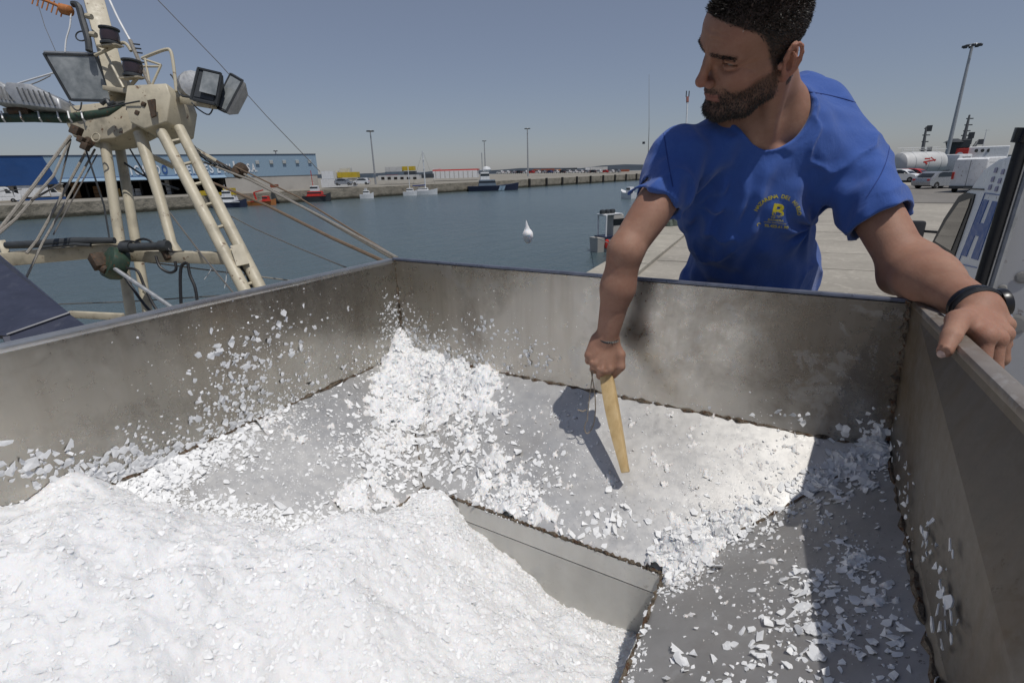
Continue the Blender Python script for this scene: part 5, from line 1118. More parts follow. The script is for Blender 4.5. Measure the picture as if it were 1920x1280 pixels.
# slanted dark blue / light blue meeting line and canopy
o = MB(); a, b, c, d = wp(82, zs, -.05), wp(108, Hh, -.05), wp(95, Hh, -.05), wp(95, zs, -.05)
o.sheet([wp(94, zs - .3, -.04), wp(113, zs - .3, -.04), wp(96, Hh, -.04), wp(94, Hh, -.04)], .02); o.build('end_cladding', M_dblue, whs)
o = MB(); o.sheet([wp(112, zs + .02, -2.4), wp(425, zs - .0, -2.4), wp(425, zs + .55, -.01), wp(120, zs + .55, -.01)], .1); o.build('canopy', M_lblue, whs)
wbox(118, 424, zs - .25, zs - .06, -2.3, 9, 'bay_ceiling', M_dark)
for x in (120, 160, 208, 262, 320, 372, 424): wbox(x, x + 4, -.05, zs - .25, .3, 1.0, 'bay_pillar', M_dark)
for x in (24, 88): wbox(x, x + 22 if x < 50 else x + 14, 1.45, 2.5, .33, .5, 'window', M_win)
for x in (38,): wbox(x - 2, x, 1.4, 2.55, .30, .36, 'window_frame', M_white)
for x in (11, 100): wbox(x, x + 2, 0, zs - .42, .25, .45, 'downpipe', M_dblue)
wbox(55, 118, -.05, .45, .2, .39, 'plinth', M_dblue); wbox(20, 54, 0, .3, .2, .39, 'plinth', M_dblue)
for x in (490, 516, 540, 564, 587):
    p = wp(x, Hh * .79, -.15); o = MB(); o.box(p, (.75, .3, .75), AXW); o.build('wall_lamp', paint('grey_lamp', (.4, .42, .42), .5), whs, False, .05)
wbox(120, 424, zs + .60, zs + .68, -.06, .0, 'cladding_joint', M_letb)
# letters
txt = 'RICARDO FUENTES E HIJOS,S.A.'; px_l = {}
pos = [238, 259, 269, 288, 303, 318, None, 337, 352, 366, 377, 392, 404, 416, None, 412, None, 422, 434, 440, 452, 461, 468, 472, 479]
def letter(ch, x0, x1, m=M_letter):
    v, f = text_verts(ch, 1.0, 1.0, .03); v[:, :2] -= v[:, :2].min(0); wdt = max(v[:, 0].max(), .05); a, b = wp(x0, 0), wp(x1, 0); W_ = np.linalg.norm(b - a); hgt = v[:, 1].max()
    sc_ = Hh * .225 / .72; out = []
    base = zs + .95
    for q in v: out.append(a + wdir * (q[0] / wdt * W_) + np.array([0, 0, base + q[1] * sc_]) - wn * .12)
    k = len(out); vv = np.array(out + [q + wn * .1 for q in out]); ff = f + [[i + k for i in q[::-1]] for q in f]
    return link_mesh('letter', vv, ff, m, whs, False)
lay = [('R', 238, 247), ('I', 252, 255), ('C', 260, 269), ('A', 273, 283), ('R', 287, 296), ('D', 300, 309), ('O', 312, 323), ('F', 336, 343), ('U', 347, 356), ('E', 360, 367), ('N', 371, 380), ('T', 383, 391), ('E', 394, 400), ('S', 403, 410), ('E', 417, 423), ('H', 430, 438), ('I', 441, 443), ('J', 446, 452), ('O', 455, 463), ('S', 465, 471), ('S', 474, 479.5), ('.', 480.5, 482), ('A', 483, 490), ('.', 491, 492.5)]
lay = [(c, a + (a - 238) * -.02, b + (b - 238) * -.02) for c, a, b in lay]
for ch, a, b in lay: letter(ch, a, b, M_letb if ch == 'O' and a < 330 else M_letter)
wbox(207, 217, zs + 1.0, zs + 1.9, -.14, -.02, 'logo_panel', M_white); wbox(209, 215, zs + 1.1, zs + 1.5, -.16, -.141, 'logo_mark', paint('orange_mark', (.45, .2, .08), .6))
# crates and pallets in the loading bay: each stack of goods
r_ = random.Random(9)
for i, (x, n, mt, lb) in enumerate([(243, 3, M_crate, 'white crates stacked at the loading bay beside the second mast leg'), (258, 2, M_crate, 'white crates stacked low in the middle of the loading bay'), (212, 2, M_pal, 'brown pallets stacked in the loading bay near the logo panel'), (318, 4, M_crate, 'tall stack of white crates at the right of the loading bay'), (290, 2, M_pal, 'low brown pallet stack in the right half of the loading bay'), (180, 3, M_pal, 'dark brown pallet stack at the left of the loading bay'), (140, 4, M_pal, 'brown pallets standing at the left end of the loading bay')]):
    p = wp(x, 0, 1.6); t = thing('crate_stack' if mt is M_crate else 'pallet_stack', p, lb, 'crate stack' if mt is M_crate else 'pallet stack', 'goods in the loading bay')
    for k in range(n): o = MB(); o.box(p + [0, 0, .36 + k * .72], (1.15 + r_.uniform(-.1, .1), 1.1, .64), AXW); o.build('crate' if mt is M_crate else 'pallet', mt, t)
o = MB(); p = wp(218, 0, .6); o.box(p + [0, 0, .8], (.9, .9, 1.5), AXW); tag(o.build('timber_frame', paint('yellow_timber', (.35, .22, .07), .8)), 'small yellow timber frame standing at the loading bay', 'timber frame')

# ---- vehicles
def car(name, col, label, loc, rz, kind='car', group=None, detail=True):
    """body with rounded shoulders, glass house, four wheels (> rim), lamps; nose to +x"""
    prof = {'car': ([(-2.05, .32), (-2.1, .62), (-2.02, .9), (-1.75, .96), (-1.3, 1.34), (-.85, 1.45), (.2, 1.44), (.75, 1.26), (1.15, .97), (1.85, .82), (2.08, .62), (2.08, .34), (1.7, .22), (-1.7, .22)], 1.72),
            'hatch': ([(-1.85, .32), (-1.9, .7), (-1.82, 1.0), (-1.6, 1.38), (-1.1, 1.5), (.2, 1.48), (.7, 1.3), (1.1, 1.0), (1.75, .86), (1.95, .62), (1.95, .34), (1.6, .22), (-1.6, .22)], 1.7),
            'van': ([(-2.75, .4), (-2.78, 1.4), (-2.72, 2.38), (-2.5, 2.5), (1.1, 2.52), (1.5, 2.4), (2.05, 1.55), (2.6, 1.28), (2.82, 1.0), (2.84, .45), (2.4, .3), (-2.5, .3)], 1.98)}[kind]
    t = thing(name, loc, label, 'van' if kind == 'van' else 'car', group); P0, wd = prof; n = len(P0); o = MB(); vs = []; L_ = lambda z: 1 - max(0, (z - .9)) * (.16 if kind != 'van' else .035)
    for y in (-1, -.93, .93, 1):
        for (x, z) in P0:
            k = .97 if abs(y) == 1 else 1.0; vs.append(np.array(loc) + [x * (.985 if abs(y) == 1 else 1), y * wd / 2 * L_(z), z if abs(y) != 1 else .9 + (z - .9) * .965])
    fs = [tuple(range(n)), tuple(range(4 * n - 1, 3 * n - 1, -1))] + [(r * n + i, r * n + (i + 1) % n, (r + 1) * n + (i + 1) % n, (r + 1) * n + i) for r in range(3) for i in range(n)]
    o.add(vs, fs); body_ = o.build('body', col, t, True)
    def side(poly, nm, m, off=.008, par=t):
        for s in (1, -1):
            q = [np.array(loc) + [x, s * (wd / 2 * L_(z) + off), z] for x, z in poly]; o = MB(); o.sheet(q if s < 0 else q[::-1], .02); o.build(nm, m, par)
    if kind == 'van':
        side([(1.1, 1.5), (1.88, 1.5), (1.42, 2.2), (1.1, 2.2)], 'side_window', M_win); side([(-2.6, .95), (1.9, .95), (1.9, 1.0), (-2.6, 1.0)], 'side_trim', M_alu, .004); side([(-2.4, 2.12), (.7, 2.12), (.7, 2.16), (-2.4, 2.16)], 'side_rib', M_alu, .001); side([(1.04, .5), (1.07, .5), (1.07, 2.3), (1.04, 2.3)], 'door_gap', M_dgrey, .001)
        q = MB(); q.sheet([np.array(loc) + c for c in ([2.04, -.85, 1.6], [2.04, .85, 1.6], [1.53, .8, 2.36], [1.53, -.8, 2.36])], .02); q.build('windscreen', M_win, t)
        for s in (1, -1):
            q = MB(); q.box(np.array(loc) + [-2.79, s * .88, 1.25], (.05, .14, .5)); q.build('tail_light', M_redp, t); q = MB(); q.box(np.array(loc) + [2.05, s * 1.1, 1.55], (.12, .2, .34)); q.build('mirror', M_blk, t, True, .03)
        q = MB(); q.box(np.array(loc) + [-2.8, 0, .42], (.14, 1.9, .2)); q.build('bumper', M_dgrey, t)
        q = MB(); q.box(np.array(loc) + [-2.775, 0, 1.4], (.012, .02, 1.9)); q.build('door_gap', M_dgrey, t); wx, wr_ = (-1.75, 1.75), .34
    else:
        x_ = [p for p in P0 if p[1] > .93]; side([(-1.25 if kind == 'car' else -1.4, 1.0), (1.0, 1.0), (.62, 1.28), (.1, 1.39), (-.8, 1.39), (-1.15, 1.28)], 'side_window', M_win); side([(-.2, .4), (-.17, .4), (-.17, 1.38), (-.2, 1.38)], 'door_gap', col, .012)
        q = MB(); q.sheet([np.array(loc) + c for c in ([1.16, -.66, .995], [1.16, .66, .995], [.77, .58, 1.27], [.77, -.58, 1.27])], .02); q.build('windscreen', M_win, t)
        q = MB(); r0 = (-1.78, 1.0, -1.38, 1.3) if kind == 'car' else (-1.86, 1.02, -1.64, 1.36); q.sheet([np.array(loc) + c for c in ([r0[0], .64, r0[1]], [r0[0], -.64, r0[1]], [r0[2], -.56, r0[3]], [r0[2], .56, r0[3]])], .02); q.build('rear_window', M_win, t)
        for s in (1, -1):
            xe = 2.0 if kind == 'car' else 1.86; q = MB(); q.box(np.array(loc) + [xe - .02, s * .62, .68], (.16, .34, .14)); q.build('headlight', M_lglass, t, True, .03); q = MB(); q.box(np.array(loc) + [-xe - .02, s * .66, .76], (.12, .26, .18)); q.build('tail_light', M_redp, t, True, .03)
            q = MB(); q.box(np.array(loc) + [.7, s * .93, 1.02], (.1, .16, .12)); q.build('mirror', col, t, True, .02)
        wx, wr_ = (-1.28, 1.32), .31
    for x in wx:
        for s in (1, -1):
            q = MB(); c = np.array(loc) + [x, s * (wd / 2 - .1), wr_]; q.lathe([(wr_ * .6, -.11), (wr_ * .95, -.11), (wr_, -.07), (wr_, .07), (wr_ * .95, .11), (wr_ * .6, .11)], c, (0, 1, 0), 18); w_ = q.build('wheel', M_fend, t, True)
            q = MB(); q.lathe([(.02, -.02), (wr_ * .2, .015), (wr_ * .58, 0), (wr_ * .62, .02), (wr_ * .62, -.02)], c + [0, s * .1, 0], (0, s, 0), 12); q.build('rim', M_alu, w_, True)
    t.rotation_euler = (0, 0, rz); return t
def heading(d): return math.atan2(d[1], d[0])
M_silver = paint('silver_car_paint', (.36, .37, .39), .25, .6, .05, 3); M_cred = paint('red_car_paint', (.42, .02, .02), .25, .1, .05, 3); M_wcar = paint('white_car_paint', (.68, .69, .70), .3, 0, .05, 3); M_dcar = paint('dark_car_paint', (.03, .035, .045), .25, .3, .05, 3); M_bcar = paint('blue_car_paint', (.05, .09, .2), .25, .3, .05, 3)
# near quay, right of the man
pc = at(1756, 354); dirv = nrm(np.array([pc[1] * .0 + .95, -.31, 0]))
sil = car('parked_car', M_silver, 'silver saloon car parked on the quay beside the white van', pc + [.2, 1.0, 0], heading(cv(1, 0, .25)[:2]), 'car')
pr = at(1718, 341) + [0, 3, 0]
red = car('parked_car', M_cred, 'red hatchback parked behind the silver saloon car', pr, heading(cv(.55, 0, -1)[:2]), 'hatch'); 
wht = car('parked_car', M_wcar, 'white hatchback cut off by the blue sleeve of the man', at(1690, 342) + [0, 1, 0], heading(cv(.5, 0, -1)[:2]), 'hatch')
drk = car('parked_car', M_dcar, 'dark car parked beyond the red hatchback', at(1740, 333) + [1.0, 1.5, 0], heading(cv(-.9, 0, 1)[:2]), 'hatch')
pv = at(1777, 362); vd = nrm(np.array([*cv(.62, 0, .42)[:2], 0]))
van = car('parked_van', M_white, 'white panel van with its rear to the quay edge beside the silver saloon', pv + vd * 2.9 + np.array([vd[1], -vd[0], 0]) * .9, heading(vd), 'van')
# tanker lorry behind the cars
tk = at(1692, 338, 0) + [1.6, 2, 0]; ta = nrm(np.array([*cv(1, 0, .15)[:2], 0])); tb = np.array([-ta[1], ta[0], 0]); AXT = [ta, tb, [0, 0, 1]]
tan = thing('tanker_lorry', tk, 'white tanker lorry with a red emblem parked behind the red and dark cars', 'tanker lorry')
def tp(a, b, z): return tk + ta * a + tb * b + np.array([0, 0, z])
prof_t = [(.01, -3.4), (1.0, -3.35), (1.4, -3.1), (1.5, -2.6), (1.5, 2.3), (1.4, 2.8), (1.0, 3.0), (.01, 3.05)]
o = MB(); o.lathe(prof_t, tp(0, 0, 2.0), ta, 24); tank = o.build('tank', paint('dull_white_tank', (.55, .55, .54), .45, 0, .12, .6), tan, True)
for a in (-1.9, 0, 1.8): o = MB(); o.lathe([(1.51, -.03), (1.53, 0), (1.51, .03)], tp(a, 0, 2.0), ta, 24); o.build('tank_hoop', M_alu, tank, True)
o = MB(); o.box(tp(0, 0, .95), (8.4, 1.1, .3), AXT); o.build('chassis', M_dgrey, tan)
for a in (-3.2, -1.9, 2.6):
    for s in (1, -1): o = MB(); o.lathe([(.3, -.14), (.5, -.14), (.5, .14), (.3, .14)], tp(a, s * .95, .5), tb, 18); o.build('wheel', M_fend, tan, True)
o = MB(); o.box(tp(5.6, 0, 1.9), (2.0, 2.3, 2.3), AXT); cab_ = o.build('cab', M_white, tan, True, .15)
o = MB(); o.box(tp(5.7, -1.16, 2.3), (1.2, .04, .8), AXT); o.build('cab_window', M_win, cab_)
for a in (-2.4, -.8, 1.2, 2.8): o = MB(); o.tube([tp(a, .5, 3.4), tp(a, .5, 4.0)], .03, 6); o.build('rail_post', M_white, tan)
o = MB(); o.tube([tp(-3.2, .5, 4.0), tp(3.2, .5, 4.0)], .03, 6); o.build('top_rail', M_white, tan); o = MB(); o.tube([tp(-3.2, -.5, 3.75), tp(3.2, -.5, 3.75)], .03, 6); o.build('top_rail', M_white, tan)
for (x0, z0, x1, z1) in ((-.9, 2.2, .9, 2.45), (-.7, 2.6, .1, 2.6), (.2, 2.75, .8, 2.3), (-.8, 2.25, -.3, 1.95)):
    o = MB(); yb = lambda z: -math.sqrt(max(0, 1.5 ** 2 - (z - 2.0) ** 2)) - .02; o.bar(tp(x0, yb(z0), z0), tp(x1, yb(z1), z1), .02, .16); o.build('emblem', M_redp, tank)
# ships moored behind the quay end
def ship(loc, label, L, hull_c, name='ship'):
    t = thing(name, loc, label, 'ship'); loc = np.array(loc); o = MB(); st = []
    for (f, w, zt) in ((-.5, .7, 1.0), (-.42, 1, 1.0), (.2, 1, 1.1), (.4, .65, 1.5), (.5, .03, 2.0)):
        W_ = L * .13 * w; st += [loc + [f * L, -W_, zt * 1.6], loc + [f * L * .98, -W_ * .8, -.5], loc + [f * L * .98, W_ * .8, -.5], loc + [f * L, W_, zt * 1.6]]
    o.add(st, [(i * 4 + k, i * 4 + k + 1, i * 4 + 5 + k, i * 4 + 4 + k) for i in range(4) for k in range(3)] + [(i * 4, i * 4 + 4, i * 4 + 7, i * 4 + 3) for i in range(4)] + [(0, 1, 2, 3)]); o.build('hull', hull_c, t, True); return t
def ship_at(px, depth): q = P(px, 310, depth); return np.array([q[0], q[1], ZW + .2])
def stick_mast(t, base, top, r, arms, m=M_dgrey, nm='mast'):
    o = MB(); o.tube([base, base + (top - base) * .55, top], [r, r * .75, r * .4], 8); h = o.build(nm, m, t, True); d = top - base
    for (f, w, zz) in arms:
        c = base + d * f; o = MB(); o.bar(c - np.array(rightv) * w * .5, c + np.array(rightv) * w, r * .5, r * .5); o.build('yard', m, h)
        if zz: o = MB(); o.box(c + np.array(rightv) * w * zz, (r * 2.2, r * 2.2, r * 3.0)); o.build('radar', m, h)
    return h
rightv = nrm([*cv(1, 0, 0)[:2], 0])
def over(px, py, depth): return P(px, py, depth)
s1 = ship(ship_at(1738, 96), 'dark masted tug moored behind the tanker lorry', 24, M_navy)
b_ = over(1727, 300, 96); stick_mast(s1, b_, over(1737, 238, 96), .35, [(.3, 1.2, 1), (.55, .8, 0), (.75, .9, 0), (.95, .6, 1), (.1, 2.2, .9)])
o = MB(); o.box([b_[0], b_[1], (b_[2] + ZW + 2) / 2], (7, 5, b_[2] - ZW - 1.5)); o.build('superstructure', M_white, s1, False, .2)
s2 = ship(ship_at(1815, 92), 'ship with a red and black funnel and dark mast behind the white van', 30, M_dgrey)
b2 = over(1802, 282, 92); stick_mast(s2, b2, over(1818, 216, 92), .35, [(.25, 1.0, 1), (.42, 1.2, 1), (.55, .8, 0), (.72, .9, 0), (.9, .8, 0)])
fo = over(1799, 292, 92); o = MB(); o.box(fo + [0, 0, 0], (2.0, 2.0, 2.6)); fun = o.build('funnel', M_redp, s2, False, .15); o = MB(); o.box(fo + [0, 0, 2.0], (2.0, 2.0, 1.4)); o.build('funnel_top', M_dgrey, fun, False, .1)
fdir = nrm(CAM - fo); o = MB(); o.lathe([(.01, 0), (.5, 0), (.5, .06)], fo + fdir * 1.2 + [0, 0, .1], [fdir[0], fdir[1], 0], 16); o.build('funnel_disc', M_white, fun)
f2 = over(1786, 278, 92); o = MB(); o.tube([f2 - [0, 0, 4], f2, f2 + [0, 0, 1.0]], [.9, .9, 1.2], 10); o.tube([f2 + [0, 0, 1.0], f2 + [0, 0, 1.6]], [1.6, .5], 10); o.build('exhaust', M_dgrey, s2, True)
o = MB(); q = over(1835, 284, 92); o.box([q[0], q[1], q[2] - .2], (7.5, 4, 2.0)); sup = o.build('superstructure', M_white, s2, False, .15)
o = MB(); o.box([q[0], q[1], (q[2] + ZW) / 2 - .5], (16, 5, q[2] - ZW - 1.5)); o.build('superstructure', M_white, s2, False, .2)
for k in range(4): o = MB(); o.lathe([(.3, 0), (.3, .1)], q + rightv * (-2.4 + k * 1.1) - np.array([*cv(0, 0, 1)[:2], 0]) * 2.3 + [0, 0, .1], -np.array([*cv(0, 0, 1)[:2], 0]), 10); o.build('porthole', M_win, sup)
stick_mast(s2, over(1843, 275, 92), over(1850, 243, 92), .09, [(.95, .6, 0)], M_alu); stick_mast(s2, over(1826, 276, 92), over(1834, 264, 92), .3, [(.8, .6, 1)])
# ---- lamp towers
def tower(px, ybase, ytop, depth, label, wid=.28):
    b = P(px, ybase, depth); hgt = top_at(b, ytop); b0 = np.array([b[0], b[1], zfar_base(b)]); t = thing('lamp_tower', b0, label, 'lamp tower', 'tall lamp towers on the quays'); top = b[2] + hgt
    o = MB(); o.tube([b0, [b0[0], b0[1], top]], [wid, wid * .55], 10); o.build('pole', M_alu, t, True); R_ = hgt * .045 + .25; c = np.array([b0[0], b0[1], top])
    o = MB(); o.tube([c + [R_ * math.cos(a), R_ * math.sin(a), .25] for a in np.linspace(0, 2 * math.pi, 17)], .07, 6, False); o.build('ring', M_alu, t)
    for k in range(8):
        a = 2 * math.pi * k / 8; o = MB(); o.box(c + [R_ * math.cos(a), R_ * math.sin(a), .12], (.5, .5, .3)); o.build('lamp', M_dgrey, t, True, .05)
        if k % 2 == 0: o = MB(); o.bar(c + [0, 0, .2], c + [R_ * math.cos(a), R_ * math.sin(a), .25], .06, .06); o.build('spoke', M_alu, t)
    return t
def zfar_base(b): return 0.0 if b[0] > -8 else ZC - 2.6
tower(1773, 300, 88, 85, 'lamp tower with a wide ring of lamps rising behind the white van', .34)
tower(703, 330, 247, 150, 'nearest of the three lamp towers across the basin, left of the yacht', .3)
tower(910, 318, 265, 290, 'shortest lamp tower across the basin, above the dark patrol boat', .4)
tower(990, 324, 242, 235, 'tall lamp tower across the basin to the right of the patrol boat', .4)
tower(520, 305, 284, 190, 'small lamp tower showing just above the warehouse roof', .3)
# ---- things on the far quay
def fbox(px0, px1, yb, yt, depth, name, m, parent=None, back=None, bev=0):
    a = P(px0, yb, depth); b = P(px1, yb, depth); h = top_at((a + b) / 2, yt); c = (a + b) / 2; rv = nrm((b - a) * [1, 1, 0]); fw = np.array([-rv[1], rv[0], 0]); w = np.linalg.norm(b - a); bk = back or w * .5
    o = MB(); o.box(c + fw * bk / 2 + [0, 0, h / 2], (w, bk, h), [rv, fw, [0, 0, 1]]); return o.build(name, m, parent, False, bev)
def fthing(name, px, yb, depth, label, cat, group=None): return thing(name, P(px, yb, depth), label, cat, group)
M_yel2 = paint('yellow_container', (.55, .40, .03), .5, 0, .12, .6); M_gcon = paint('grey_blue_container', (.12, .16, .21), .5, 0, .15, .6); M_wcon = paint('white_container', (.55, .55, .54), .5, 0, .12, .6); M_rcon = paint('rust_container', (.28, .08, .04), .6, 0, .2, .5); M_dcon = paint('dark_container', (.05, .06, .075), .6, 0, .15, .5)
def container(x0, x1, yb, yt, d, m, label, ribs=6):
    t = fthing('container', (x0 + x1) / 2, yb, d, label, 'container', 'containers stacked on the far quay'); fbox(x0, x1, yb, yt, d, 'body', m, t, 2.4)
    for k in range(ribs): x = x0 + (x1 - x0) * (k + .5) / ribs; fbox(x - .5, x + .5, yb - .4, yt + .5, d - .06, 'rib', m, t, .08)
    return t
hs = fthing('harbour_office', 625, 350, 118, 'small white quayside building just right of the blue warehouse', 'building'); fbox(603, 652, 351, 336, 118, 'wall', M_white, hs, 8); fbox(603, 652, 336, 335, 117.9, 'roof', M_alu, hs, 8.4)
fbox(604, 626, 336, 321, 119, 'upper_storey', M_white, hs, 6); fbox(606, 652, 347, 343.5, 117.9, 'red_band', M_redp, hs, .05)
for x in (612, 622, 632, 642): fbox(x, x + 5, 345.5, 340, 117.85, 'window', M_win, hs, .1)
container(633, 670, 333, 323, 121, M_yel2, 'yellow container on the roof level beside the small white building'); container(607, 632, 333, 326, 121.5, M_wcon, 'white container left of the yellow one by the white building', 4); container(636, 655, 322.5, 315, 122, M_wcon, 'white container on top of the yellow container by the white building', 4); container(671, 700, 334, 327, 126, M_gcon, 'grey blue container beyond the yellow one by the lamp tower', 5)
container(722, 754, 322, 313, 150, M_wcon, 'white container on the upper row of the far stack', 5); container(754.5, 777, 320, 312, 150, M_yel2, 'yellow container on the upper row of the far stack', 4); container(722, 758, 328, 322.2, 150, M_gcon, 'grey blue container at the lower left of the far stack', 5); container(758.5, 779, 328, 321, 150, M_dcon, 'dark container under the yellow one in the far stack', 4); container(787, 812, 334, 326, 155, M_dcon, 'dark container standing between the yacht and the long white shed', 4)
sh_ = fthing('shed', 770, 336, 140, 'low white and grey quayside sheds below the far container stack', 'shed'); fbox(709, 786, 337, 329, 140, 'wall', M_wcon, sh_, 4); fbox(709, 786, 329, 328.3, 139.9, 'roof', M_alu, sh_, 4.2)
for k in range(6): fbox(715 + k * 12, 721 + k * 12, 336.5, 332, 139.9, 'opening', M_dark, sh_, .2)
ls = fthing('long_shed', 850, 333, 175, 'long white shed with a red roof edge on the far quay', 'shed'); fbox(812, 895, 334, 320, 175, 'wall', M_white, ls, 10); fbox(811, 896, 320, 317.5, 174.8, 'roof', M_redp, ls, 10.4); fbox(811, 822, 317.5, 316, 175, 'ridge', M_white, ls, 8)
for k in range(9): fbox(817 + k * 8.6, 818 + k * 8.6, 333.5, 320.5, 174.9, 'panel_joint', M_conw, ls, .05)
tr = fthing('lorry', 1120, 322, 260, 'white articulated lorry parked on the far quay near the blue sleeve', 'lorry'); fbox(1107, 1139, 321, 313, 260, 'box', M_wcon, tr, 3); fbox(1098, 1106, 321, 314.5, 260, 'cab', M_white, tr, 3)
for i, (x0, x1, yt, m_, nm) in enumerate([(1000, 1012, 317, M_rcon, 'rust red'), (1014, 1040, 316.5, M_rcon, 'long rust red'), (1042, 1052, 317.5, M_orange, 'orange'), (1055, 1082, 315, M_dcon, 'dark'), (1141, 1158, 317, M_dcon, 'small dark'), (1160, 1180, 318, M_rcon, 'brown')]):
    container(x0, x1, 322, yt, 262, m_, nm + ' container in the low row at the far end of the quay', 3)
# cars parked along the far quay
src = {}
rr_ = random.Random(21)
for k, c_ in enumerate([M_wcar, M_silver, M_dcar, M_cred, M_bcar]):
    pass
cs = [(645, 347.5, 115, M_silver), (678, 346.5, 118, M_wcar), (735, 333.5, 165, M_cred)] + [(938 + i * 11.5, 326 - i * .10, 250, [M_wcar, M_wcar, M_silver, M_dcar, M_wcar, M_cred, M_wcar, M_silver, M_bcar, M_wcar, M_dcar, M_wcar][i % 12]) for i in range(20)]
cn = {'white_car_paint': 'white', 'silver_car_paint': 'silver', 'dark_car_paint': 'dark', 'red_car_paint': 'red', 'blue_car_paint': 'blue'}
for i, (x, y, d, m_) in enumerate(cs):
    p = P(x, y, d); lb = ['silver car beside the small white building', 'white car at the right end of the small white building', 'red car in front of the low sheds by the container stack'][i] if i < 3 else f'{cn[m_.name]} car in the long parked row on the far quay'
    rz = heading(rightv) + rr_.choice([0, math.pi]) if i < 3 else heading(FD) + math.pi / 2
    if m_.name not in src: src[m_.name] = car('parked_car', m_, lb, p, rz, 'hatch', 'cars parked on the far quay')
    else: place_copy(src[m_.name], p, rz, 1, lb, 'cars parked on the far quay')
# white lorry and van in front of the warehouse
p = at(78, 375, zq(78)) - wn * .5; bt = thing('box_lorry', p, 'white box lorry parked in front of the dark blue warehouse end', 'lorry')
def lp(a, b, z): return p + wdir * a + wn * b + np.array([0, 0, z])
o = MB(); o.box(lp(-.6, 0, 1.75), (4.2, 2.1, 2.3), AXW); o.build('box', M_white, bt, False, .04)
o = MB(); o.prism([(1.6, .5), (3.4, .5), (3.4, 1.05), (2.75, 1.3), (2.3, 2.05), (1.6, 2.1)], -1, 1, AXW, p); cb = o.build('cab', M_white, bt, True, .06)
o = MB(); o.prism([(1.75, 1.3), (2.65, 1.3), (2.28, 1.9), (1.75, 1.9)], -1.02, 1.02, AXW, p); o.build('cab_window', M_win, cb)
for a in (-1.8, 2.5):
    for s in (1, -1): o = MB(); o.lathe([(.2, -.12), (.36, -.12), (.36, .12), (.2, .12)], lp(a, s * .85, .36), wn, 14); o.build('wheel', M_fend, bt, True)
o = MB(); o.box(lp(0, 0, .5), (5.4, 1.2, .2), AXW); o.build('chassis', M_dgrey, bt)
car('parked_van', M_white, 'small white van at the left edge of the photo by the warehouse', at(2, 380, zq(2)) - wn * .5, heading(wdir), 'van')
# ---- boats across the basin
def off_quay(px, off):
    r = ray(px, 350)[:2]; q = FA - FN * off; s = np.linalg.solve(np.array([[r[0], -FD[0]], [r[1], -FD[1]]]), q - CAM[:2])[0]; return np.array([CAM[0] + r[0] * s, CAM[1] + r[1] * s, ZW])
def small_boat(name, px, yw, Lpx, label, hull_m, cab_m, deck_h=1.0, cabins=((-.1, .3, 1.6, .6),), group='boats moored along the far quay', dirv=None, mast=None, stripe=None, off=3.0):
    p = off_quay(px, off) if px < 1000 else at(px, yw, ZW); depth = pix(p)[2]; L = Lpx * depth / FPX; d = np.array(dirv if dirv is not None else nrm([*cv(1, 0, 0)[:2], 0])); s_ = np.array([-d[1], d[0], 0]); t = thing(name, p, label, 'boat', group)
    st = []
    for (f, w, zt) in ((-.5, .8, 1), (-.3, 1, .95), (.1, 1, 1.0), (.35, .6, 1.25), (.5, .04, 1.5)):
        W_ = L * .16 * w; 
        for (sw, z) in ((-W_, zt * deck_h), (-W_ * .8, -.4), (W_ * .8, -.4), (W_, zt * deck_h)): st.append(p + d * f * L * (1 if z > 0 else .95) + s_ * sw + np.array([0, 0, z]))
    o = MB(); o.add(st, [(i * 4 + k, i * 4 + k + 1, i * 4 + 5 + k, i * 4 + 4 + k) for i in range(4) for k in range(3)] + [(i * 4, i * 4 + 4, i * 4 + 7, i * 4 + 3) for i in range(4)] + [(0, 1, 2, 3)]); o.build('hull', hull_m, t, True)
    A3 = [d, s_, [0, 0, 1]]
    if stripe:
        o = MB(); o.box(p + [0, 0, deck_h * .98], (L * .7, L * .33, .12), A3); o.build('rubbing_strake', stripe, t)
    z = deck_h
    for (f, l, h, w) in cabins:
        o = MB(); o.box(p + d * f * L + [0, 0, z + h / 2], (l * L, w * L * .3, h), A3, .88); cb = o.build('cabin', cab_m if z < deck_h + .1 else M_white, t, False, .05)
        o = MB(); o.box(p + d * f * L + [0, 0, z + h * .66], (l * L * .93, w * L * .3 * .97, h * .3), A3, .97); o.build('window', M_win, cb); z += h
    if mast:
        o = MB(); q = p + d * mast[0] * L; o.tube([q + [0, 0, deck_h], q + [0, 0, mast[1]]], mast[2], 6); ms = o.build('mast', mast[3] if len(mast) > 3 else M_white, t)
        for k in (.6, .8): o = MB(); c = q + [0, 0, mast[1] * k]; o.bar(c - s_ * .8, c + s_ * .8, mast[2], mast[2]); o.build('spreader', M_white, ms)
    return t, p, d, s_, L, A3
small_boat('pilot_boat', 424, 383, 66, 'white pilot boat with a dark blue hull moored behind the ladder', M_navy, M_white, 1.0, ((-.02, .5, 1.0, .75), (.0, .26, 1.0, .6)), mast=(-.05, 4.0, .05), stripe=M_white)
t, p, d, s_, L, A3 = small_boat('workboat', 487, 377, 52, 'orange red workboat with a deck crane moored right of the pilot boat', M_orange, M_redp, .8, ((.15, .2, .9, .8),), stripe=M_redp)
o = MB(); o.bar(p + [0, 0, .8] - d * L * .2, p + [0, 0, 2.4] - d * L * .25, .25, .25); o.bar(p + [0, 0, 2.4] - d * L * .25, p + d * L * .1 + [0, 0, 2.8], .2, .2); o.build('deck_crane', M_redp, t)
small_boat('tug', 592, 367, 52, 'red and black tug moored beside the end of the warehouse', M_dgrey, M_redp, 1.2, ((-.05, .55, .9, .8), (-.05, .3, 1.1, .6)), mast=(-.1, 6.2, .07, M_redp), stripe=M_redp)
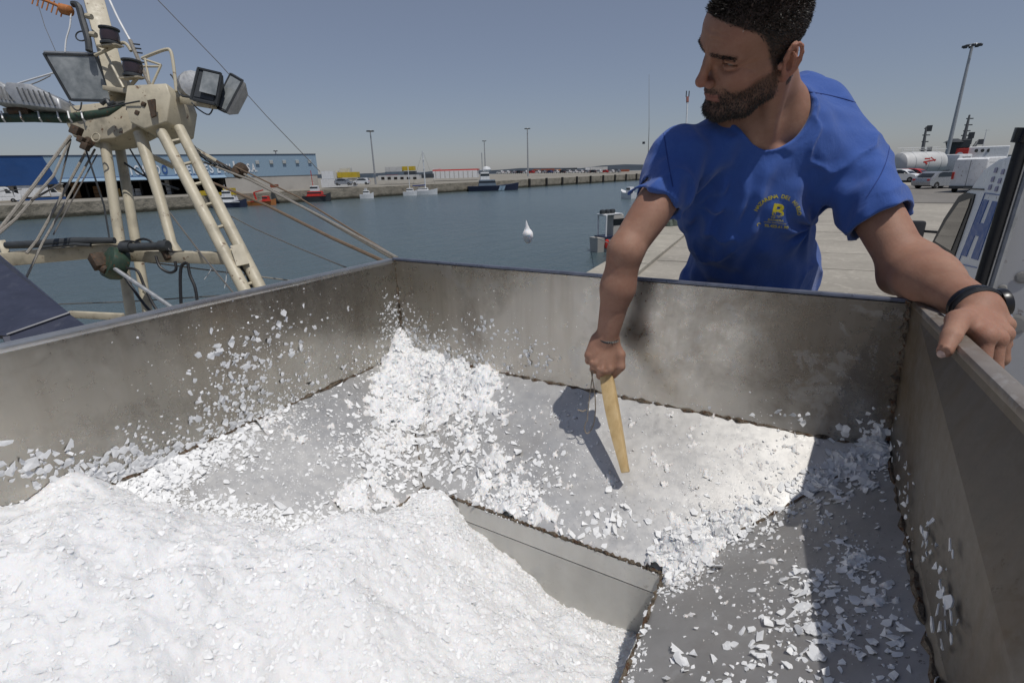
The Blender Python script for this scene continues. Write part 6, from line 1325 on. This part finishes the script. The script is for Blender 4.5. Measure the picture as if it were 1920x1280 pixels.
small_boat('motor_boat', 686, 357, 26, 'small white motor boat moored left of the sailing yacht', M_white, M_white, .9, ((-.02, .45, .8, .8), (-.05, .2, .5, .6)))
t, p, d, s_, L, A3 = small_boat('sailing_yacht', 795, 355, 50, 'white sailing yacht with a tall mast moored by the low sheds', M_white, M_white, 1.0, ((-.05, .4, .6, .7),), mast=(.05, top_at(off_quay(792, 3), 283), .16))
mt = p + d * .05 * L + np.array([0, 0, top_at(off_quay(792, 3), 283)])
for f in (-.48, .48): o = MB(); o.tube([mt, p + d * f * L + [0, 0, 1.2]], .025, 4); o.build('stay', M_wire, t)
o = MB(); o.bar(p + d * .05 * L + [0, 0, 2.3], p - d * .42 * L + [0, 0, 2.2], .3, .3); o.build('furled_sail', paint('blue_sail_cover', (.05, .07, .2), .8), t)
small_boat('catamaran', 768, 357, 26, 'small white catamaran moored close to the left of the yacht', M_white, M_white, .9, ((0, .5, .8, .9),), mast=(0, top_at(off_quay(769, 3), 310), .09))
t, p, d, s_, L, A3 = small_boat('patrol_boat', 925, 350, 96, 'dark blue patrol boat with a grey wheelhouse and light blue hull stripes', M_navy, M_gcon, 1.35, ((-.12, .34, 1.6, .8), (-.16, .18, 2.0, .6)), mast=(-.2, 10, .1, M_alu), dirv=nrm([*cv(1, 0, .12)[:2], 0]), off=6.0)
for f in (.05, .09): o = MB(); 
for f in (.08, .13):
    o = MB(); q = p + d * f * L - s_ * (L * .162); o.sheet([q + [0, 0, .1], q + d * .9 + [0, 0, .1], q + d * 1.4 + [0, 0, 1.3], q + d * .5 + [0, 0, 1.3]], .1); o.build('hull_stripe', M_lblue, t)
o = MB(); o.lathe([(.01, -.8), (1.0, -.5), (1.25, 0), (1.0, .6), (.01, .9)], p - d * L * .12 + [0, 0, 5.6], (0, 0, 1), 12); o.build('radome', M_white, t, True)
# yellow loader behind the pilot boat
yl = fthing('quay_crane', 400, 366, 92, 'low yellow crane jib resting on the quay above the pilot boat', 'crane'); fbox(372, 440, 366, 361, 92, 'jib', M_yel2, yl, .6); fbox(420, 436, 366, 353, 92.5, 'slew_frame', M_yel2, yl, 1.5); fbox(376, 392, 368, 358, 93, 'machine_house', M_yel2, yl, 2)
fbox(507, 520, 352, 346, 100, 'skip', M_rcon); 
for o in list(C.objects):
    if o.name == 'skip': tag(o, 'small rust red skip on the quay near the end of the warehouse', 'skip')
# ================================================================== NEAR QUAY EDGE: moored boat and gear behind the right arm
t, p, d, s_, L, A3 = small_boat('moored_boat', 1150, 468, 95, 'small grey fishing boat with a gantry moored at the near quay beside the arm', M_conw, M_conw, .9, ((.02, .28, 1.3, .8),), group='boats moored at the near quay', dirv=nrm([.5, .86, 0]), stripe=M_navy)
o = MB(); 
for sg in (-1, 1): o.tube([p - d * L * .30 + s_ * sg * L * .12 + [0, 0, .9], p - d * L * .30 + s_ * sg * L * .12 + [0, 0, 2.2]], .06, 8)
o.tube([p - d * L * .30 - s_ * L * .13 + [0, 0, 2.2], p - d * L * .30 + s_ * L * .13 + [0, 0, 2.2]], .06, 8); o.build('gantry', M_white, t, True)
o = MB(); o.bar(p - d * L * .36 + [0, 0, 2.25], p + d * L * .1 + [0, 0, 2.25], L * .22, .06); o.build('canopy', M_white, t)
for k in range(3): o = MB(); o.lathe([(.02, -.15), (.16, -.12), (.2, 0), (.16, .12), (.02, .15)], p - d * L * (.3 - .12 * k) + [0, 0, 2.4], (0, 0, 1), 10); o.build('roof_lamp', M_dgrey, t, True)
for k in range(4): o = MB(); q = p - s_ * L * .15 + d * L * (-.3 + k * .15); o.lathe([(.02, -.3), (.14, -.22), (.16, .0), (.14, .22), (.02, .3)], q + [0, 0, .5], (0, 0, 1), 10); o.build('fender', M_navy if k % 2 else M_redp, t, True)
o = MB(); o.tube([p - d * L * .45 + [0, 0, .9], qp(13.4, .25, .05)], .02, 6); o.build('mooring_line', M_ropeg, t)
small_boat('moored_boat', 1176, 372, 46, 'white boat bow showing just left of the upper arm', M_white, M_white, 1.0, ((-.2, .3, .9, .7),), group='boats moored at the near quay', dirv=nrm([-.75, .66, 0]))
def heap_of(name, c, n, r, m, label, cat, hgt=1.0, seed=1):
    t = thing(name, c, label, cat); q = random.Random(seed)
    for k in range(n):
        a = q.uniform(0, 6.28); rr2 = r * math.sqrt(q.random()); b = np.array(c) + [rr2 * math.cos(a), rr2 * math.sin(a), 0]; h_ = hgt * (1 - rr2 / r * .6) * q.uniform(.6, 1); o = MB()
        o.tube([b, b + [q.uniform(-.1, .1), q.uniform(-.1, .1), h_ * .6], b + [q.uniform(-.2, .2), q.uniform(-.2, .2), h_]], [q.uniform(.1, .2), q.uniform(.12, .24), .06], 7); o.build('net_fold', m, t, True)
    return t
M_net = paint('grey_green_net', (.10, .12, .10), .95, 0, .3, 10); M_netd = paint('black_gear', (.02, .02, .02), .8, 0, .3, 10)
heap_of('net_pile', at(1236, 424), 26, .75, M_net, 'grey green pile of fishing nets on the quay edge under the raised arm', 'net pile', 1.1, 3)
heap_of('net_pile', at(1262, 404), 18, .8, M_netd, 'black pile of fishing gear on the quay edge beside the blue shirt', 'net pile', 1.5, 5)
o = MB(); c = at(1219, 446); o.lathe([(.02, 0), (.12, .03), (.16, .15), (.12, .27), (.03, .31)], c, (0, 0, 1), 14); tag(o.build('buoy', M_yel2, None, True), 'small yellow buoy lying on the quay edge by the nets', 'buoy')
o = MB(); o.tube([c + [-.3 + .25 * math.cos(a), -.5 + .3 * math.sin(a), .03 + .01 * a] for a in np.linspace(0, 18, 60)], .025, 5); tag(o.build('rope_coil', M_ropeg, None, True), 'pale coil of rope on the quay edge below the yellow buoy', 'rope coil')
# radio mast far behind the left shoulder
tmz = P(1289, 250, 120); M_dred = paint('dull_red_cage', (.2, .06, .045), .7); t = thing('signal_mast', (tmz[0], tmz[1], ZW), 'thin red and white signal mast rising behind the right shoulder of the man', 'signal mast')
o = MB(); o.tube([[tmz[0], tmz[1], ZW], P(1289, 192, 120)], .18, 8); o.build('pole', M_white, t); o = MB(); o.bar(P(1289, 192, 120), P(1289, 182, 120), .5, .5); o.build('lantern_cage', M_dred, t); 
for s in (-1, 1): o = MB(); q = P(1289 + s * 2.5, 182, 120); o.tube([q, q + [0, 0, 1.3]], .12, 6); o.build('lantern', M_dgrey, t)
tmz = P(1217, 290, 120); t2 = thing('aerial_mast', (tmz[0], tmz[1], ZW), 'hair thin aerial mast in the sky above the blue sleeve', 'aerial mast'); o = MB(); o.tube([[tmz[0], tmz[1], ZW], P(1217, 240, 120), P(1217, 140, 120)], [.12, .06, .03], 6); o.build('pole', M_wire, t2); o = MB(); o.box(P(1207, 268, 120), (.5, .5, .5)); o.build('lamp', M_dgrey, t2)
# ================================================================== LORRY WITH BLUE H AT THE RIGHT
X0 = 2.3
def onx(x, y, X=X0): return on_plane(x, y, (X, 0, 0), (1, 0, 0))
M_truck = paint('white_lorry_paint', (.78, .79, .81), .35, 0, .05, 2.5, .02)
c0 = onx(1738, 470); cabz = c0[2]
trk = thing('white_lorry', (X0 + 1, 3.0, 0), 'white lorry cab with dark side window and big blue letter H on its side', 'lorry')
A = lambda x, y: onx(x, y)
yF = A(1738, 470)[1]; 
def yz(x, y): p = A(x, y); return p[1], p[2]
# side outline drawn on the plane x = X0 (y away from us, z up)
out = [yz(1722, 520), yz(1742, 462), yz(1768, 415), yz(1806, 362), yz(1820, 352), yz(1842, 318), yz(1872, 297), yz(1925, 284)]
yn = yz(1925, 284)[0]; ynear = min(yn, out[0][0] - 3.0)
poly = [(out[0][0] + .25, .45), (out[0][0] + .25, out[0][1])] + out + [(ynear, out[-1][1]), (ynear, .45)]
o = MB(); o.prism([(a, b) for a, b in poly], 0, 2.0, [[0, 1, 0], [1, 0, 0], [0, 0, 1]], (X0, 0, 0)); o.build('cab_body', M_truck, trk, True, .03)
def flush(pts, name, m, off=.006, par=trk, t=.02):
    q = [A(x, y) - [off, 0, 0] for x, y in pts]; o = MB(); n = np.cross(q[1] - q[0], q[2] - q[0]); q = q if n[0] < 0 else q[::-1]; o.sheet(q, t); return o.build(name, m, par)
fr = flush([(1748, 458), (1772, 410), (1800, 368), (1812, 361), (1830, 364), (1826, 380), (1790, 484), (1780, 486)], 'window_frame', M_blk, .010)
flush([(1756, 452), (1778, 414), (1802, 380), (1824, 372), (1819, 388), (1786, 470)], 'side_window', M_win, .016, fr)

flush([(1808, 352), (1846, 354), (1846, 356.5), (1808, 354.5)], 'roof_seam', M_blk, .008)
M_H = paint('blue_letter_paint', (.035, .11, .36), .45, 0, .06)
for q in ([(1844, 375), (1853, 374), (1818, 482), (1803, 478)], [(1862, 379), (1872, 379), (1834, 487), (1819, 486)], [(1834, 412), (1858, 412), (1846, 444), (1822, 444)]):
    pass
H = [np.array(yz(1803, 478)), np.array(yz(1846, 374))]
def hq(u_, w_):                      # u across the letter 0..1, w up 0..1 on the lorry side
    a, b, c, d = [np.array(A(*q)) for q in ((1802, 478), (1834, 488), (1872, 379), (1846, 374))]
    return (a * (1 - u_) + b * u_) * (1 - w_) + (d * (1 - u_) + c * u_) * w_
def hpart(u0, u1, w0, w1): o = MB(); q = [hq(u0, w0), hq(u1, w0), hq(u1, w1), hq(u0, w1)]; q = [p - np.array([.006, 0, 0]) for p in q]; n = np.cross(q[1] - q[0], q[2] - q[0]); q = q if n[0] < 0 else q[::-1]; o.sheet(q, .006); return o
o = MB(); 
for pr_ in ((0, .36, 0, 1), (.64, 1, 0, 1), (.361, .639, .40, .62)): k = hpart(*pr_); o.add(k.v, k.f)
o.build('letter', M_H, trk)
o = MB()
for a, b in (((1797, 494), (1832, 502)), ((1848, 362), (1876, 366)), ((1797, 494), (1848, 362))):
    o.bar(A(*a) - [.004, 0, 0], A(*b) - [.004, 0, 0], .006, .006)
o.build('letter_border', M_H, trk)
for (x, y) in ((1867, 315), (1861, 332), (1856, 347), (1880, 318), (1874, 335), (1868, 350)):
    flush([(x, y), (x + 5, y - 1), (x + 2, y + 9), (x - 3, y + 9)], 'small_print', paint('violet_print', (.3, .3, .45), .6), .006, trk, .003)
mp = A(1727, 434) + np.array([-.06, .05, 0]); o = MB(); o.box(mp, (.20, .10, .26)); o.build('mirror', M_blk, trk, True, .03); o = MB(); o.bar(mp + [.08, 0, 0], mp + [.25, -.1, 0], .03, .03); o.build('mirror_arm', M_blk, trk)
for y in (out[0][0] - .6, ynear + .4):
    o = MB(); o.lathe([(.25, -.14), (.45, -.14), (.45, .14), (.25, .14)], (X0 + .2, y, .45), (1, 0, 0), 18); o.build('wheel', M_fend, trk, True)
# pale panel with black rubber edge, close on the right
DT = 1.55
pT, pB = P(1913, 262, DT), P(1832, 532, DT * 1.0)
yq_ = pT[1]; pB = on_plane(1832, 532, pT, (0, 1, 0)); pT = on_plane(1913, 262, pT, (0, 1, 0))
cabp = thing('body_panel', (pB[0] + .5, yq_, 0), 'pale grey lorry body panel with black rubber edge beside the blue letter H', 'lorry body')
rgt = np.array([1.0, -.12, 0]); M_pan = paint('pale_grey_panel', (.6, .6, .61), .4, 0, .08, 3, .04)
bb = np.array([pB[0] + (pB[0] - pT[0]) * 3.2 * 0, pB[1], .95]); ext = lambda p: p + rgt * 1.4
dn_ = (pB - pT) / (pT[2] - pB[2]); pG = pB + dn_ * (pB[2] - .95)
o = MB(); o.sheet([pG, ext(pG), ext(pT), pT], .06); pan = o.build('panel', M_pan, cabp)
o = MB(); nb_ = np.array([0, -.035, 0]); pts = [pG + nb_, pB + nb_, (pB + pT) / 2 + nb_, pT + nb_]; o.tube(pts, .017, 10); o.build('rubber_edge', M_blk, cabp, True)
o = MB(); o.tube([p + [.028, -.012, 0] for p in pts], .010, 8); o.build('edge_strip', M_alu, cabp, True)
o = MB(); o.tube([pT + nb_ + [-.006, 0, -.01], pT + nb_ + [.0, 0, .03]], [.024, .028], 12); o.build('edge_cap', M_blk2, cabp, True)
for (x, y, s) in ((1902, 608, .035), (1918, 520, .02), (1880, 540, .012)):
    q = on_plane(x, y, pT - np.array([0, .004, 0]), nrm([.12, 1, 0])); o = MB(); o.lathe([(.002, .002), (s * .7, .0015), (s, 0)], q, (-.12, -1, 0), 14); o.build('stain', paint('mud_stain', (.36, .35, .33), .8), pan)
o = MB(); o.box((pB[0] + .75, yq_ + .3, .8), (1.3, .3, .3)); o.build('frame_rail', M_dgrey, cabp)
